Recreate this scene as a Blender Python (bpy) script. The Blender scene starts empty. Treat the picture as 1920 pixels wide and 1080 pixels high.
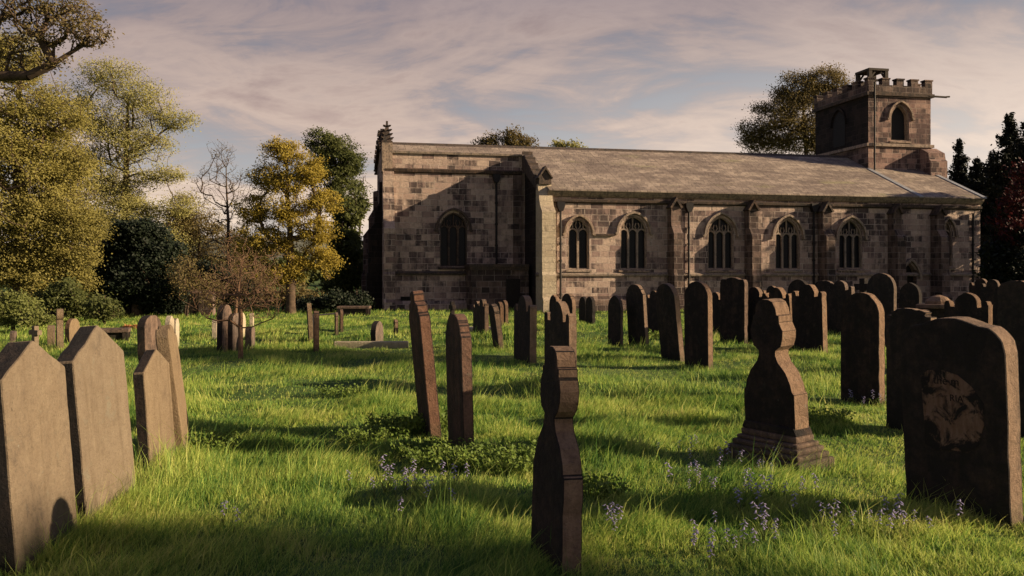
import bpy, bmesh, math, random
import numpy as np
from mathutils import Vector, Matrix
from mathutils.geometry import tessellate_polygon

sc = bpy.context.scene
COL = sc.collection
PI = math.pi
F = 1700.0            # focal length in photograph pixels
CX, HY = 960.0, 515.0  # principal column, horizon row
EYE = 1.75
SUN_EL, SUN_DX, SUN_DY = math.radians(17.5), 0.995, -0.100   # sun stands low on the right

# ------------------------------------------------------------------ camera, sky, sun
cam = bpy.data.cameras.new("camera"); cam_o = bpy.data.objects.new("camera", cam); COL.objects.link(cam_o)
cam_o.location = (0, 0, EYE); cam_o.rotation_euler = (PI/2, 0, 0)
cam.sensor_width = 36; cam.lens = 36*F/1920; cam.shift_y = -25/1920
cam.clip_start = 0.1; cam.clip_end = 6000
sc.camera = cam_o
sc.view_settings.view_transform = 'Standard'; sc.view_settings.look = 'None'
sc.view_settings.exposure = 0.95; sc.view_settings.gamma = 1.0
sc.view_settings.use_curve_mapping = False

def build_world():
    w = bpy.data.worlds.new("World"); sc.world = w; w.use_nodes = True
    nt = w.node_tree; N = nt.nodes; L = nt.links; N.clear()
    out = N.new('ShaderNodeOutputWorld'); bg = N.new('ShaderNodeBackground'); L.new(bg.outputs[0], out.inputs[0])
    sky = N.new('ShaderNodeTexSky'); sky.sky_type = 'NISHITA'; sky.sun_disc = False
    sky.sun_elevation = SUN_EL; sky.sun_rotation = math.atan2(SUN_DX, SUN_DY); sky.dust_density = 1.5
    tc = N.new('ShaderNodeTexCoord'); sep = N.new('ShaderNodeSeparateXYZ'); L.new(tc.outputs['Generated'], sep.inputs[0])
    def math_(op, a, b=None, clamp=False):
        n = N.new('ShaderNodeMath'); n.operation = op; n.use_clamp = clamp
        for i, x in enumerate((a, b)):
            if x is None: continue
            if isinstance(x, (int, float)): n.inputs[i].default_value = x
            else: L.new(x, n.inputs[i])
        return n.outputs[0]
    zc = math_('ADD', math_('MAXIMUM', sep.outputs[2], 0.0), 0.32)
    u = math_('DIVIDE', sep.outputs[0], zc); v = math_('DIVIDE', sep.outputs[1], zc)
    cb = N.new('ShaderNodeCombineXYZ'); L.new(u, cb.inputs[0]); L.new(v, cb.inputs[1])
    def noise(scale, sx, sy, rot, detail, rough, dist, off):
        mp = N.new('ShaderNodeMapping'); L.new(cb.outputs[0], mp.inputs[0])
        mp.inputs['Scale'].default_value = (sx, sy, 1); mp.inputs['Rotation'].default_value = (0, 0, rot); mp.inputs['Location'].default_value = (off, off*1.7, 0)
        n = N.new('ShaderNodeTexNoise'); L.new(mp.outputs[0], n.inputs['Vector'])
        n.inputs['Scale'].default_value = scale; n.inputs['Detail'].default_value = detail
        n.inputs['Roughness'].default_value = rough; n.inputs['Distortion'].default_value = dist
        return n.outputs[0]
    def ramp(x, pts):
        r = N.new('ShaderNodeValToRGB'); L.new(x, r.inputs[0]); e = r.color_ramp.elements
        while len(e) < len(pts): e.new(0.5)
        for el, (p, c) in zip(e, pts): el.position = p; el.color = (*c, 1)
        return r.outputs[0]
    def mix(f, a, b):
        m = N.new('ShaderNodeMix'); m.data_type = 'RGBA'
        if isinstance(f, (int, float)): m.inputs[0].default_value = f
        else: L.new(f, m.inputs[0])
        for i, x in ((6, a), (7, b)):
            if isinstance(x, tuple): m.inputs[i].default_value = (*x, 1)
            else: L.new(x, m.inputs[i])
        return m.outputs[2]
    n1 = noise(2.0, 0.85, 1.3, 0.7, 9, 0.56, 1.2, 7.7)
    n2 = noise(5.5, 0.6, 1.5, 0.7, 8, 0.66, 1.4, 8.4)
    nn = math_('ADD', math_('MULTIPLY', n1, 0.76), math_('MULTIPLY', n2, 0.24))
    mask = ramp(nn, [(0.37, (0, 0, 0)), (0.51, (1, 1, 1))])
    shade = ramp(nn, [(0.38, (0.66, 0.69, 0.78)), (0.47, (0.90, 0.89, 0.92)), (0.57, (1.22, 1.16, 1.09)), (0.67, (0.90, 0.83, 0.83))])
    elev = ramp(sep.outputs[2], [(0.0, (0.46, 0.395, 0.33)), (0.07, (0.40, 0.335, 0.28)), (0.15, (0.30, 0.245, 0.22)), (0.26, (0.20, 0.165, 0.165)), (0.40, (0.075, 0.078, 0.125)), (0.7, (0.055, 0.065, 0.125))])
    clear = ramp(sep.outputs[2], [(0.0, (0.42, 0.37, 0.32)), (0.1, (0.27, 0.27, 0.275)), (0.24, (0.125, 0.14, 0.175)), (0.42, (0.045, 0.065, 0.13))])
    nish = N.new('ShaderNodeMix'); nish.data_type = 'RGBA'; nish.blend_type = 'MULTIPLY'; nish.inputs[0].default_value = 1
    L.new(sky.outputs[0], nish.inputs[6]); nish.inputs[7].default_value = (0.045, 0.043, 0.045, 1)
    blue = mix(0.12, clear, nish.outputs[2])
    cl = N.new('ShaderNodeMix'); cl.data_type = 'RGBA'; cl.blend_type = 'MULTIPLY'; cl.inputs[0].default_value = 1
    L.new(elev, cl.inputs[6]); L.new(shade, cl.inputs[7])
    col = mix(mask, blue, cl.outputs[2])
    # brighter veil of cloud towards the sun on the right, low down
    glow = math_('MULTIPLY', math_('MULTIPLY_ADD', sep.outputs[0], 1.0, True), 1.0)
    gx = N.new('ShaderNodeMapRange'); L.new(sep.outputs[0], gx.inputs[0]); gx.inputs[1].default_value = -0.1; gx.inputs[2].default_value = 0.55
    gz_ = N.new('ShaderNodeMapRange'); L.new(sep.outputs[2], gz_.inputs[0]); gz_.inputs[1].default_value = 0.30; gz_.inputs[2].default_value = 0.04
    gl = math_('MULTIPLY', gx.outputs[0], gz_.outputs[0], True)
    col = mix(math_('MULTIPLY', gl, 0.8), col, (0.60, 0.515, 0.44))
    L.new(col, bg.inputs[0]); bg.inputs[1].default_value = 0.93
build_world()

sun = bpy.data.lights.new("sun", 'SUN'); sun_o = bpy.data.objects.new("sun", sun); COL.objects.link(sun_o)
sun.energy = 5.0; sun.angle = math.radians(0.5); sun.color = (1.0, 0.77, 0.50)
sd = Vector((SUN_DX*math.cos(SUN_EL), SUN_DY*math.cos(SUN_EL), math.sin(SUN_EL)))
sun_o.rotation_euler = sd.to_track_quat('Z', 'Y').to_euler(); sun_o.location = (40, 0, 30)

# ------------------------------------------------------------------ helpers
def tag(o, label=None, cat=None, group=None, kind=None):
    if label: o['label'] = label
    if cat: o['category'] = cat
    if group: o['group'] = group
    if kind: o['kind'] = kind
    return o
def empty(name, loc=(0, 0, 0), rz=0.0, parent=None):
    o = bpy.data.objects.new(name, None); COL.objects.link(o); o.location = loc; o.rotation_euler = (0, 0, rz)
    o.empty_display_size = 0.2
    if parent: o.parent = parent
    return o
class MB:
    def __init__(s): s.v = []; s.f = []; s.m = []
    def add(s, vs, fs, mat=0):
        k = len(s.v); s.v.extend([tuple(p) for p in vs])
        for f in fs: s.f.append([i+k for i in f]); s.m.append(mat)
    def box(s, x0, x1, y0, y1, z0, z1, mat=0):
        s.add([(x0,y0,z0),(x1,y0,z0),(x1,y1,z0),(x0,y1,z0),(x0,y0,z1),(x1,y0,z1),(x1,y1,z1),(x0,y1,z1)],
              [(0,3,2,1),(4,5,6,7),(0,1,5,4),(1,2,6,5),(2,3,7,6),(3,0,4,7)], mat)
    def prism_y(s, poly, y0, y1, mat=0, side=None):      # poly in (x,z) counter-clockwise seen from -y
        n = len(poly)
        vs = [(x, y0, z) for x, z in poly]+[(x, y1, z) for x, z in poly]
        s.add(vs, [tuple(range(n)), tuple(range(2*n-1, n-1, -1))], mat)
        k = len(s.v)-2*n
        for i in range(n):
            j = (i+1) % n; s.f.append([k+j, k+i, k+n+i, k+n+j]); s.m.append(mat if side is None else side)
    def prism_x(s, poly, x0, x1, mat=0):                 # poly in (y,z)
        n = len(poly)
        vs = [(x0, y, z) for y, z in poly]+[(x1, y, z) for y, z in poly]
        fs = [tuple(range(n-1, -1, -1)), tuple(range(n, 2*n))]+[(i, (i+1) % n, n+(i+1) % n, n+i) for i in range(n)]
        s.add(vs, fs, mat)
    def bar(s, pts, b, y0, y1, mat=0, closed=False):     # flat bar along a path in (x,z)
        n = len(pts); P = np.array(pts, float); lft = []; rgt = []
        for i in range(n):
            a = P[i-1] if (i > 0 or closed) else P[i]; c = P[(i+1) % n] if (i < n-1 or closed) else P[i]
            t = c-a; t = t/(np.linalg.norm(t)+1e-9); nn = np.array((-t[1], t[0]))*b/2
            lft.append(P[i]+nn); rgt.append(P[i]-nn)
        vs = []
        for l, r in zip(lft, rgt): vs += [(l[0],y0,l[1]),(r[0],y0,r[1]),(r[0],y1,r[1]),(l[0],y1,l[1])]
        fs = []
        for i in range(n if closed else n-1):
            a = 4*i; c = 4*((i+1) % n)
            for q in range(4): fs.append((a+q, a+(q+1) % 4, c+(q+1) % 4, c+q))
        if not closed: fs += [(3,2,1,0), (4*n-4,4*n-3,4*n-2,4*n-1)]
        s.add(vs, fs, mat)
    def tube(s, pts, rad, n=6, mat=0):
        P = [Vector(p) for p in pts]; rings = []; k = len(s.v)
        for i, p in enumerate(P):
            t = (P[min(i+1, len(P)-1)]-P[max(i-1, 0)]); t = t.normalized() if t.length > 1e-9 else Vector((0,0,1))
            a = t.orthogonal().normalized(); b = t.cross(a); r = rad[i] if hasattr(rad, '__len__') else rad
            for q in range(n):
                g = 2*PI*q/n; s.v.append(tuple(p+a*math.cos(g)*r+b*math.sin(g)*r))
        for i in range(len(P)-1):
            for q in range(n):
                s.f.append([k+i*n+q, k+i*n+(q+1) % n, k+(i+1)*n+(q+1) % n, k+(i+1)*n+q]); s.m.append(mat)
        s.f.append([k+q for q in range(n-1, -1, -1)]); s.m.append(mat)
        s.f.append([k+(len(P)-1)*n+q for q in range(n)]); s.m.append(mat)
    def build(s, name, mats, parent=None, uv=False, bevel=0.0, smooth=False, loc=None, fix=True):
        me = bpy.data.meshes.new(name); me.from_pydata(s.v, [], s.f)
        mats = mats if isinstance(mats, (list, tuple)) else [mats]
        for m in mats: me.materials.append(m)
        me.polygons.foreach_set('material_index', s.m)
        if fix or bevel:
            bm = bmesh.new(); bm.from_mesh(me)
            if fix: bmesh.ops.recalc_face_normals(bm, faces=bm.faces)
            if bevel:
                es = [e for e in bm.edges if len(e.link_faces) == 2 and e.calc_face_angle(0) > math.radians(32)]
                bmesh.ops.bevel(bm, geom=es, offset=bevel, segments=2, profile=0.6, affect='EDGES', clamp_overlap=True)
            bm.to_mesh(me); bm.free()
        if smooth: me.polygons.foreach_set('use_smooth', [True]*len(me.polygons))
        if uv: box_uv(me)
        me.update()
        o = bpy.data.objects.new(name, me); COL.objects.link(o)
        if parent: o.parent = parent
        if loc: o.location = loc
        return o
def box_uv(me):
    n = len(me.loops); co = np.empty(len(me.vertices)*3); me.vertices.foreach_get('co', co); co = co.reshape(-1, 3)
    vi = np.empty(n, int); me.loops.foreach_get('vertex_index', vi)
    npoly = len(me.polygons); nr = np.empty(npoly*3); me.polygons.foreach_get('normal', nr); nr = np.abs(nr.reshape(-1, 3))
    tot = np.empty(npoly, int); me.polygons.foreach_get('loop_total', tot); ln = np.repeat(nr, tot, axis=0)
    p = co[vi]; uv = np.stack([p[:, 0], p[:, 2]], 1)
    mx = (ln[:, 0] > ln[:, 1]) & (ln[:, 0] > ln[:, 2]); uv[mx] = p[mx][:, [1, 2]]
    mz = (ln[:, 2] > ln[:, 1]) & (ln[:, 2] > ln[:, 0]); uv[mz] = p[mz][:, [0, 1]]
    l = me.uv_layers.new(name='UVMap'); l.data.foreach_set('uv', uv.astype(np.float32).ravel())
def fast_mesh(name, V, quads=None, tris=None, mat=None, parent=None):
    me = bpy.data.meshes.new(name); V = np.asarray(V, np.float32); me.vertices.add(len(V)); me.vertices.foreach_set('co', V.ravel())
    idx = []; tot = []
    if quads is not None and len(quads): idx.append(np.asarray(quads, np.int32).ravel()); tot.append(np.full(len(quads), 4, np.int32))
    if tris is not None and len(tris): idx.append(np.asarray(tris, np.int32).ravel()); tot.append(np.full(len(tris), 3, np.int32))
    idx = np.concatenate(idx); tot = np.concatenate(tot)
    me.loops.add(len(idx)); me.loops.foreach_set('vertex_index', idx)
    st = np.concatenate([[0], np.cumsum(tot)[:-1]]).astype(np.int32)
    me.polygons.add(len(tot)); me.polygons.foreach_set('loop_start', st); me.polygons.foreach_set('loop_total', tot)
    if mat: me.materials.append(mat)
    me.update(calc_edges=True)
    o = bpy.data.objects.new(name, me); COL.objects.link(o)
    if parent: o.parent = parent
    return o

# ------------------------------------------------------------------ materials
class NT:
    def __init__(s, name):
        s.m = bpy.data.materials.new(name); s.m.use_nodes = True; s.nt = s.m.node_tree; s.N = s.nt.nodes; s.L = s.nt.links
        s.b = s.N['Principled BSDF']; s.b.inputs['Specular IOR Level'].default_value = 0.2
        s.tc = s.N.new('ShaderNodeTexCoord'); s.obj = s.tc.outputs['Object']; s.uv = s.tc.outputs['UV']
        s.info = None
    def put(s, x, sock):
        if isinstance(x, (int, float)): sock.default_value = x
        elif isinstance(x, tuple): sock.default_value = (*x, 1) if len(x) == 3 and sock.type == 'RGBA' else x
        else: s.L.new(x, sock)
    def rnd(s):
        if s.info is None: s.info = s.N.new('ShaderNodeObjectInfo')
        return s.info.outputs['Random']
    def math(s, op, a, b=0.0, c=None, clamp=False):
        n = s.N.new('ShaderNodeMath'); n.operation = op; n.use_clamp = clamp; s.put(a, n.inputs[0]); s.put(b, n.inputs[1])
        if c is not None: s.put(c, n.inputs[2])
        return n.outputs[0]
    def map(s, vec, scale=(1,1,1), loc=(0,0,0), rot=(0,0,0)):
        n = s.N.new('ShaderNodeMapping'); s.L.new(vec, n.inputs[0]); n.inputs['Scale'].default_value = scale
        n.inputs['Location'].default_value = loc; n.inputs['Rotation'].default_value = rot; return n.outputs[0]
    def noise(s, vec, scale, detail=4, rough=0.55, dist=0.0, w=None):
        n = s.N.new('ShaderNodeTexNoise')
        if w is not None: n.noise_dimensions = '4D'; s.put(w, n.inputs['W'])
        s.L.new(vec, n.inputs['Vector']); n.inputs['Scale'].default_value = scale; n.inputs['Detail'].default_value = detail
        n.inputs['Roughness'].default_value = rough; n.inputs['Distortion'].default_value = dist; return n.outputs[0]
    def ramp(s, x, pts, interp='LINEAR'):
        r = s.N.new('ShaderNodeValToRGB'); s.L.new(x, r.inputs[0]); e = r.color_ramp.elements; r.color_ramp.interpolation = interp
        while len(e) < len(pts): e.new(0.5)
        for el, (p, c) in zip(e, pts):
            el.position = p; el.color = (c, c, c, 1) if isinstance(c, (int, float)) else (*c, 1)
        return r.outputs[0]
    def mix(s, f, a, b, blend='MIX'):
        n = s.N.new('ShaderNodeMix'); n.data_type = 'RGBA'; n.blend_type = blend; s.put(f, n.inputs[0]); s.put(a, n.inputs[6]); s.put(b, n.inputs[7])
        return n.outputs[2]
    def bump(s, h, strength=0.4, dist=0.02, normal=None):
        n = s.N.new('ShaderNodeBump'); n.inputs['Strength'].default_value = strength; n.inputs['Distance'].default_value = dist
        s.L.new(h, n.inputs['Height'])
        if normal: s.L.new(normal, n.inputs['Normal'])
        return n.outputs[0]
    def done(s, col, rough=0.85, normal=None):
        s.put(col, s.b.inputs['Base Color']); s.put(rough, s.b.inputs['Roughness'])
        if normal: s.L.new(normal, s.b.inputs['Normal'])
        return s.m

def m_headstone(name, clean, clean2, soot, lo, hi, streak=0.35):
    t = NT(name); w = t.math('MULTIPLY', t.rnd(), 37.0)
    big = t.noise(t.obj, 2.6, 7, 0.66, 0.5, w); st = t.noise(t.map(t.obj, (4.5, 4.5, 0.6)), 1.5, 6, 0.68, 0.5, w)
    fine = t.noise(t.obj, 62, 5, 0.75, 0, w); mid = t.noise(t.obj, 11, 6, 0.7, 0.4, w); blot = t.noise(t.obj, 6, 5, 0.7, 0.8, t.math('ADD', w, 5.0))
    c = t.mix(t.ramp(t.math('ADD', t.math('MULTIPLY', st, 0.55), t.math('MULTIPLY', mid, 0.45)), [(0.36, 0), (0.64, 1)]), clean, clean2)
    c = t.mix(t.ramp(fine, [(0.32, 0.6), (0.52, 0.0)]), c, tuple(x*0.4 for x in clean2))
    f = t.math('ADD', t.math('MULTIPLY', big, 1-streak), t.math('MULTIPLY', st, streak))
    f = t.math('ADD', f, t.math('MULTIPLY', t.math('SUBTRACT', mid, 0.5), 0.55))
    c = t.mix(t.ramp(f, [(lo, 0), (hi, 1)]), c, soot)
    grey = sum(clean)/3; g2 = sum(clean2)/3
    c = t.mix(t.math('MULTIPLY', t.rnd(), 0.32), c, t.mix(t.ramp(mid, [(0.35, 0), (0.65, 1)]), (grey, grey*0.96, grey*0.88), (g2, g2*0.95, g2*0.88)))
    spz = t.N.new('ShaderNodeSeparateXYZ'); t.L.new(t.obj, spz.inputs[0]); foot = t.math('ADD', t.math('MULTIPLY', spz.outputs[2], -1.6), t.math('MULTIPLY', t.noise(t.obj, 5, 5, 0.7, 0.3, w), 1.1))
    c = t.mix(t.ramp(foot, [(0.18, 0), (0.5, 0.6)]), c, (grey*0.42, grey*0.44, grey*0.24))
    c = t.mix(t.ramp(t.noise(t.map(t.obj, (9, 9, 0.7), (3, 3, 1)), 1.6, 5, 0.7, 0.3, w), [(0.52, 0), (0.70, 0.45)]), c, tuple(x*0.5 for x in clean2))
    c = t.mix(t.ramp(blot, [(0.60, 0), (0.68, 0.4)]), c, (grey*0.95, grey*0.92, grey*0.72))
    c = t.mix(t.ramp(t.noise(t.obj, 24, 4, 0.6, 0.3, w), [(0.68, 0), (0.72, 0.6)]), c, (grey*1.5, grey*1.45, grey*1.15))
    c = t.mix(t.ramp(t.noise(t.obj, 17, 3, 0.6, 0.2, t.math('ADD', w, 9.0)), [(0.26, 0.7), (0.31, 0)]), c, tuple(x*0.7 for x in soot))
    h = t.math('ADD', t.math('MULTIPLY', fine, 0.6), t.math('ADD', t.math('MULTIPLY', mid, 1.0), t.math('MULTIPLY', blot, 0.8)))
    return t.done(c, 0.93, t.bump(h, 0.8, 0.03))
TAN = m_headstone('weathered_tan_stone', (0.235, 0.172, 0.105), (0.165, 0.115, 0.07), (0.05, 0.038, 0.03), 0.56, 0.82, 0.6)
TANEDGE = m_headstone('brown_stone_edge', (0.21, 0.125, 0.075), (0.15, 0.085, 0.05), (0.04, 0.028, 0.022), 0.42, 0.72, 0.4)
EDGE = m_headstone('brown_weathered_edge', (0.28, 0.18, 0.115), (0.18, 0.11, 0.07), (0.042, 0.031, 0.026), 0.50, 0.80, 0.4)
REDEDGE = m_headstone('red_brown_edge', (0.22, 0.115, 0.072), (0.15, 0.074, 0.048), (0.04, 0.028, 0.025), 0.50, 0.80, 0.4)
SOOTSHADE = m_headstone('sooty_shaded_stone', (0.075, 0.046, 0.034), (0.042, 0.029, 0.025), (0.015, 0.0125, 0.0125), 0.30, 0.54, 0.45)  # soot plus the darkness of sides turned from the sun, put into the colour
REDSOOTSHADE = m_headstone('sooty_shaded_red_stone', (0.12, 0.06, 0.042), (0.055, 0.032, 0.026), (0.017, 0.0135, 0.013), 0.34, 0.60, 0.55)  # red stone with soot and its unlit side's shade in the colour
GREY = m_headstone('grey_brown_stone', (0.20, 0.135, 0.10), (0.13, 0.085, 0.065), (0.03, 0.024, 0.022), 0.42, 0.70, 0.4)
PALE = m_headstone('pale_stone', (0.52, 0.44, 0.31), (0.36, 0.28, 0.19), (0.08, 0.065, 0.05), 0.60, 0.85, 0.4)

def m_ashlar(name, c1, c2, c3, mortar, soot, lo, hi, bw=0.62, bh=0.29):
    t = NT(name)
    wob = t.noise(t.uv, 2.2, 2, 0.5); uvw = t.N.new('ShaderNodeVectorMath'); uvw.operation = 'MULTIPLY_ADD'
    cmb = t.N.new('ShaderNodeCombineXYZ'); t.L.new(wob, cmb.inputs[0]); t.L.new(wob, cmb.inputs[1])
    t.L.new(cmb.outputs[0], uvw.inputs[0]); uvw.inputs[1].default_value = (0.04, 0.03, 0); t.L.new(t.uv, uvw.inputs[2])
    def brick(bw, bh, off, sq, fr):
        b = t.N.new('ShaderNodeTexBrick'); t.L.new(uvw.outputs[0], b.inputs['Vector']); b.inputs['Scale'].default_value = 1
        b.inputs['Brick Width'].default_value = bw; b.inputs['Row Height'].default_value = bh; b.inputs['Mortar Size'].default_value = 0.013
        b.inputs['Mortar Smooth'].default_value = 0.3; b.inputs['Bias'].default_value = 0; b.offset = off; b.squash = sq; b.squash_frequency = fr
        b.inputs['Color1'].default_value = (0, 0, 0, 1); b.inputs['Color2'].default_value = (1, 1, 1, 1); b.inputs['Mortar'].default_value = (0.5, 0.5, 0.5, 1)
        return b
    b = brick(bw, bh, 0.47, 0.68, 3)
    c = t.ramp(b.outputs['Color'], [(0.0, c1), (0.3, c2), (0.55, c3), (0.8, c2), (1.0, c1)])
    c = t.mix(t.ramp(t.noise(t.uv, 3.1, 6, 0.7), [(0.45, 0.0), (0.7, 0.22)]), c, c2)
    c = t.mix(t.ramp(t.noise(t.uv, 7, 5, 0.65), [(0.35, 0.5), (0.6, 0)]), c, tuple(0.4*x for x in c2))
    stain = t.noise(t.map(t.uv, (1.0, 0.45, 1)), 0.75, 7, 0.62, 0.4); run = t.noise(t.map(t.uv, (3.2, 0.22, 1)), 1.5, 4, 0.6)
    f = t.math('ADD', t.math('MULTIPLY', stain, 0.65), t.math('MULTIPLY', run, 0.35))
    f = t.math('ADD', f, t.math('ADD', t.math('MULTIPLY', t.math('SUBTRACT', b.outputs['Color'], 0.5), 0.19), t.math('MULTIPLY', t.math('SUBTRACT', t.noise(t.uv, 4.5, 5, 0.7), 0.5), 0.28)))
    c = t.mix(t.ramp(f, [(lo, 0), (hi, 0.93)]), c, soot)
    c = t.mix(t.ramp(t.noise(t.map(t.uv, (1, 1, 1), (31, 7, 0)), 0.9, 5, 0.6, 0.3), [(0.42, 0), (0.66, 0.3)]), c, (c2[0]*0.62, c2[1]*0.56, c2[2]*0.62))
    mk = t.math('MULTIPLY', b.outputs['Fac'], t.ramp(t.noise(t.uv, 1.3, 3, 0.6), [(0.36, 0.25), (0.6, 0.95)]))
    c = t.mix(mk, c, mortar)
    h = t.math('ADD', t.math('MULTIPLY', b.outputs['Fac'], -0.7), t.math('MULTIPLY', t.noise(t.uv, 11, 6, 0.75), 1.1))
    return t.done(c, 0.92, t.bump(h, 1.0, 0.05))
WALL = m_ashlar('ashlar_sandstone', (0.40, 0.285, 0.24), (0.56, 0.435, 0.355), (0.23, 0.15, 0.137), (0.62, 0.525, 0.45), (0.040, 0.031, 0.034), 0.47, 0.60)
PALEWALL = m_ashlar('pale_cleaned_ashlar', (0.50, 0.42, 0.30), (0.58, 0.49, 0.36), (0.42, 0.34, 0.24), (0.5, 0.43, 0.33), (0.10, 0.08, 0.065), 0.56, 0.75)
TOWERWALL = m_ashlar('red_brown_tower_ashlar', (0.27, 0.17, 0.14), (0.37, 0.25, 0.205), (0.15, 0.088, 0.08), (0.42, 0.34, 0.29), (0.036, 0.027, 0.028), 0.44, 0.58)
BLACKWALL = m_ashlar('sooty_shaded_ashlar', (0.032, 0.024, 0.022), (0.048, 0.035, 0.03), (0.02, 0.016, 0.015), (0.06, 0.05, 0.045), (0.010, 0.009, 0.009), 0.36, 0.58)  # sooty east faces, blackened further for the shade they stand in
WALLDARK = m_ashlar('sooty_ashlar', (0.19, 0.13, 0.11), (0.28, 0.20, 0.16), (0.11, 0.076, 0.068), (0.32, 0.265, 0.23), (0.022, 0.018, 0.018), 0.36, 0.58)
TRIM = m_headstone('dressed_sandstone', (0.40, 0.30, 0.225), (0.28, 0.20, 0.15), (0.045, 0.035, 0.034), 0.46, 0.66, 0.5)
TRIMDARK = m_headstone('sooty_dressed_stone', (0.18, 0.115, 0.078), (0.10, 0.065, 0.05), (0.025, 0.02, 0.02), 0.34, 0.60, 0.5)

def m_slate():
    t = NT('stone_slate_roof'); b = t.N.new('ShaderNodeTexBrick'); t.L.new(t.uv, b.inputs['Vector']); b.inputs['Scale'].default_value = 1
    b.inputs['Brick Width'].default_value = 0.42; b.inputs['Row Height'].default_value = 0.24; b.inputs['Mortar Size'].default_value = 0.012; b.inputs['Bias'].default_value = 0
    b.inputs['Color1'].default_value = (0, 0, 0, 1); b.inputs['Color2'].default_value = (1, 1, 1, 1); b.inputs['Mortar'].default_value = (0.5, 0.5, 0.5, 1)
    b.squash = 0.8; b.squash_frequency = 2
    c = t.ramp(b.outputs['Color'], [(0, (0.25, 0.20, 0.16)), (0.5, (0.34, 0.275, 0.22)), (1, (0.43, 0.35, 0.28))])
    n = t.noise(t.map(t.uv, (0.45, 1, 1)), 0.8, 8, 0.72, 0.5); c = t.mix(t.ramp(n, [(0.42, 0), (0.62, 0.85)]), c, (0.14, 0.108, 0.095)); c = t.mix(t.ramp(t.noise(t.map(t.uv, (3.0, 0.5, 1), (5, 1, 0)), 1.2, 6, 0.7), [(0.5, 0), (0.72, 0.6)]), c, (0.10, 0.085, 0.078))
    c = t.mix(t.ramp(t.noise(t.map(t.uv, (0.5, 1.6, 1), (7, 3, 0)), 0.55, 4, 0.6), [(0.60, 0), (0.72, 0.6)]), c, (0.26, 0.25, 0.12))
    c = t.mix(t.math('MULTIPLY', b.outputs['Fac'], 0.75), c, (0.05, 0.042, 0.038))
    h = t.math('ADD', t.math('MULTIPLY', b.outputs['Fac'], -1.0), t.math('MULTIPLY', b.outputs['Color'], 0.5))
    return t.done(c, 0.8, t.bump(t.math('ADD', h, t.math('MULTIPLY', t.noise(t.uv, 5, 4, 0.7), 0.8)), 0.9, 0.05))
SLATE = m_slate()
def m_plain(name, col, rough=0.7, var=0.4, scale=20, metal=0.0):
    t = NT(name); n = t.noise(t.obj, scale, 4, 0.6); c = t.mix(t.ramp(n, [(0.3, 0), (0.7, 1)]), tuple(x*(1-var) for x in col), tuple(x*(1+var) for x in col))
    t.b.inputs['Metallic'].default_value = metal; return t.done(c, rough, t.bump(n, 0.2, 0.01))
IRON = m_plain('black_cast_iron', (0.018, 0.016, 0.017), 0.6)
LEAD = m_plain('grey_lead_sheet', (0.26, 0.27, 0.29), 0.5, 0.2, 4)
TIMBER = m_plain('dark_weathered_timber', (0.05, 0.04, 0.033), 0.8)
DOOR = m_plain('dark_oak_boards', (0.02, 0.016, 0.014), 0.8)
LOUVRE = m_plain('dark_louvre_slats', (0.018, 0.018, 0.02), 0.8)
def m_glass():
    t = NT('dark_leaded_glass'); v = t.N.new('ShaderNodeTexBrick'); t.L.new(t.map(t.uv, (1, 1, 1), (0, 0, 0), (0, 0, PI/4)), v.inputs['Vector']); v.inputs['Scale'].default_value = 1; v.offset = 0
    v.inputs['Brick Width'].default_value = 0.11; v.inputs['Row Height'].default_value = 0.11; v.inputs['Mortar Size'].default_value = 0.008
    c = t.mix(v.outputs['Fac'], (0.005, 0.006, 0.010), (0.012, 0.012, 0.015))
    t.b.inputs['Specular IOR Level'].default_value = 0.12
    return t.done(c, 0.35, t.bump(t.noise(t.uv, 9, 2, 0.5), 0.3, 0.02))
GLASS = m_glass()

def m_leaf(name, cols, trans=0.42, rough=0.6):
    t = NT(name); g = t.N.new('ShaderNodeNewGeometry'); r = g.outputs['Random Per Island']
    n = t.noise(t.obj, 0.45, 3, 0.6)
    k = len(cols); pts = [(i/(k-1), c) for i, c in enumerate(cols)]
    c = t.ramp(t.math('ADD', t.math('MULTIPLY', r, 0.36), t.math('SUBTRACT', t.math('MULTIPLY', n, 1.3), 0.32), clamp=True), pts)
    d = t.b; t.put(c, d.inputs['Base Color']); d.inputs['Roughness'].default_value = rough
    tr = t.N.new('ShaderNodeBsdfTranslucent'); t.put(c, tr.inputs[0]); mx = t.N.new('ShaderNodeMixShader'); mx.inputs[0].default_value = trans
    t.L.new(d.outputs[0], mx.inputs[1]); t.L.new(tr.outputs[0], mx.inputs[2])
    o = [x for x in t.N if x.type == 'OUTPUT_MATERIAL'][0]; t.L.new(mx.outputs[0], o.inputs[0]); return t.m
L_OLIVE = m_leaf('olive_spring_leaf', [(0.12, 0.108, 0.03), (0.25, 0.22, 0.06), (0.37, 0.33, 0.105)])
L_PALE = m_leaf('pale_spring_leaf', [(0.20, 0.18, 0.06), (0.33, 0.31, 0.105), (0.44, 0.41, 0.16)])
L_GOLD = m_leaf('golden_leaf', [(0.18, 0.13, 0.022), (0.33, 0.255, 0.042), (0.43, 0.345, 0.065)])
L_GREEN = m_leaf('mid_green_leaf', [(0.045, 0.058, 0.018), (0.09, 0.105, 0.03), (0.17, 0.18, 0.055)])
L_BROWN = m_leaf('bronze_bud_leaf', [(0.085, 0.062, 0.028), (0.16, 0.125, 0.048), (0.24, 0.20, 0.07)])
L_YEW = m_leaf('dark_yew_needle', [(0.007, 0.011, 0.006), (0.012, 0.019, 0.009), (0.02, 0.03, 0.013)], 0.1)
L_CONIF = m_leaf('dark_conifer_needle', [(0.008, 0.011, 0.009), (0.013, 0.018, 0.012), (0.02, 0.026, 0.016)], 0.1)
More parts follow.
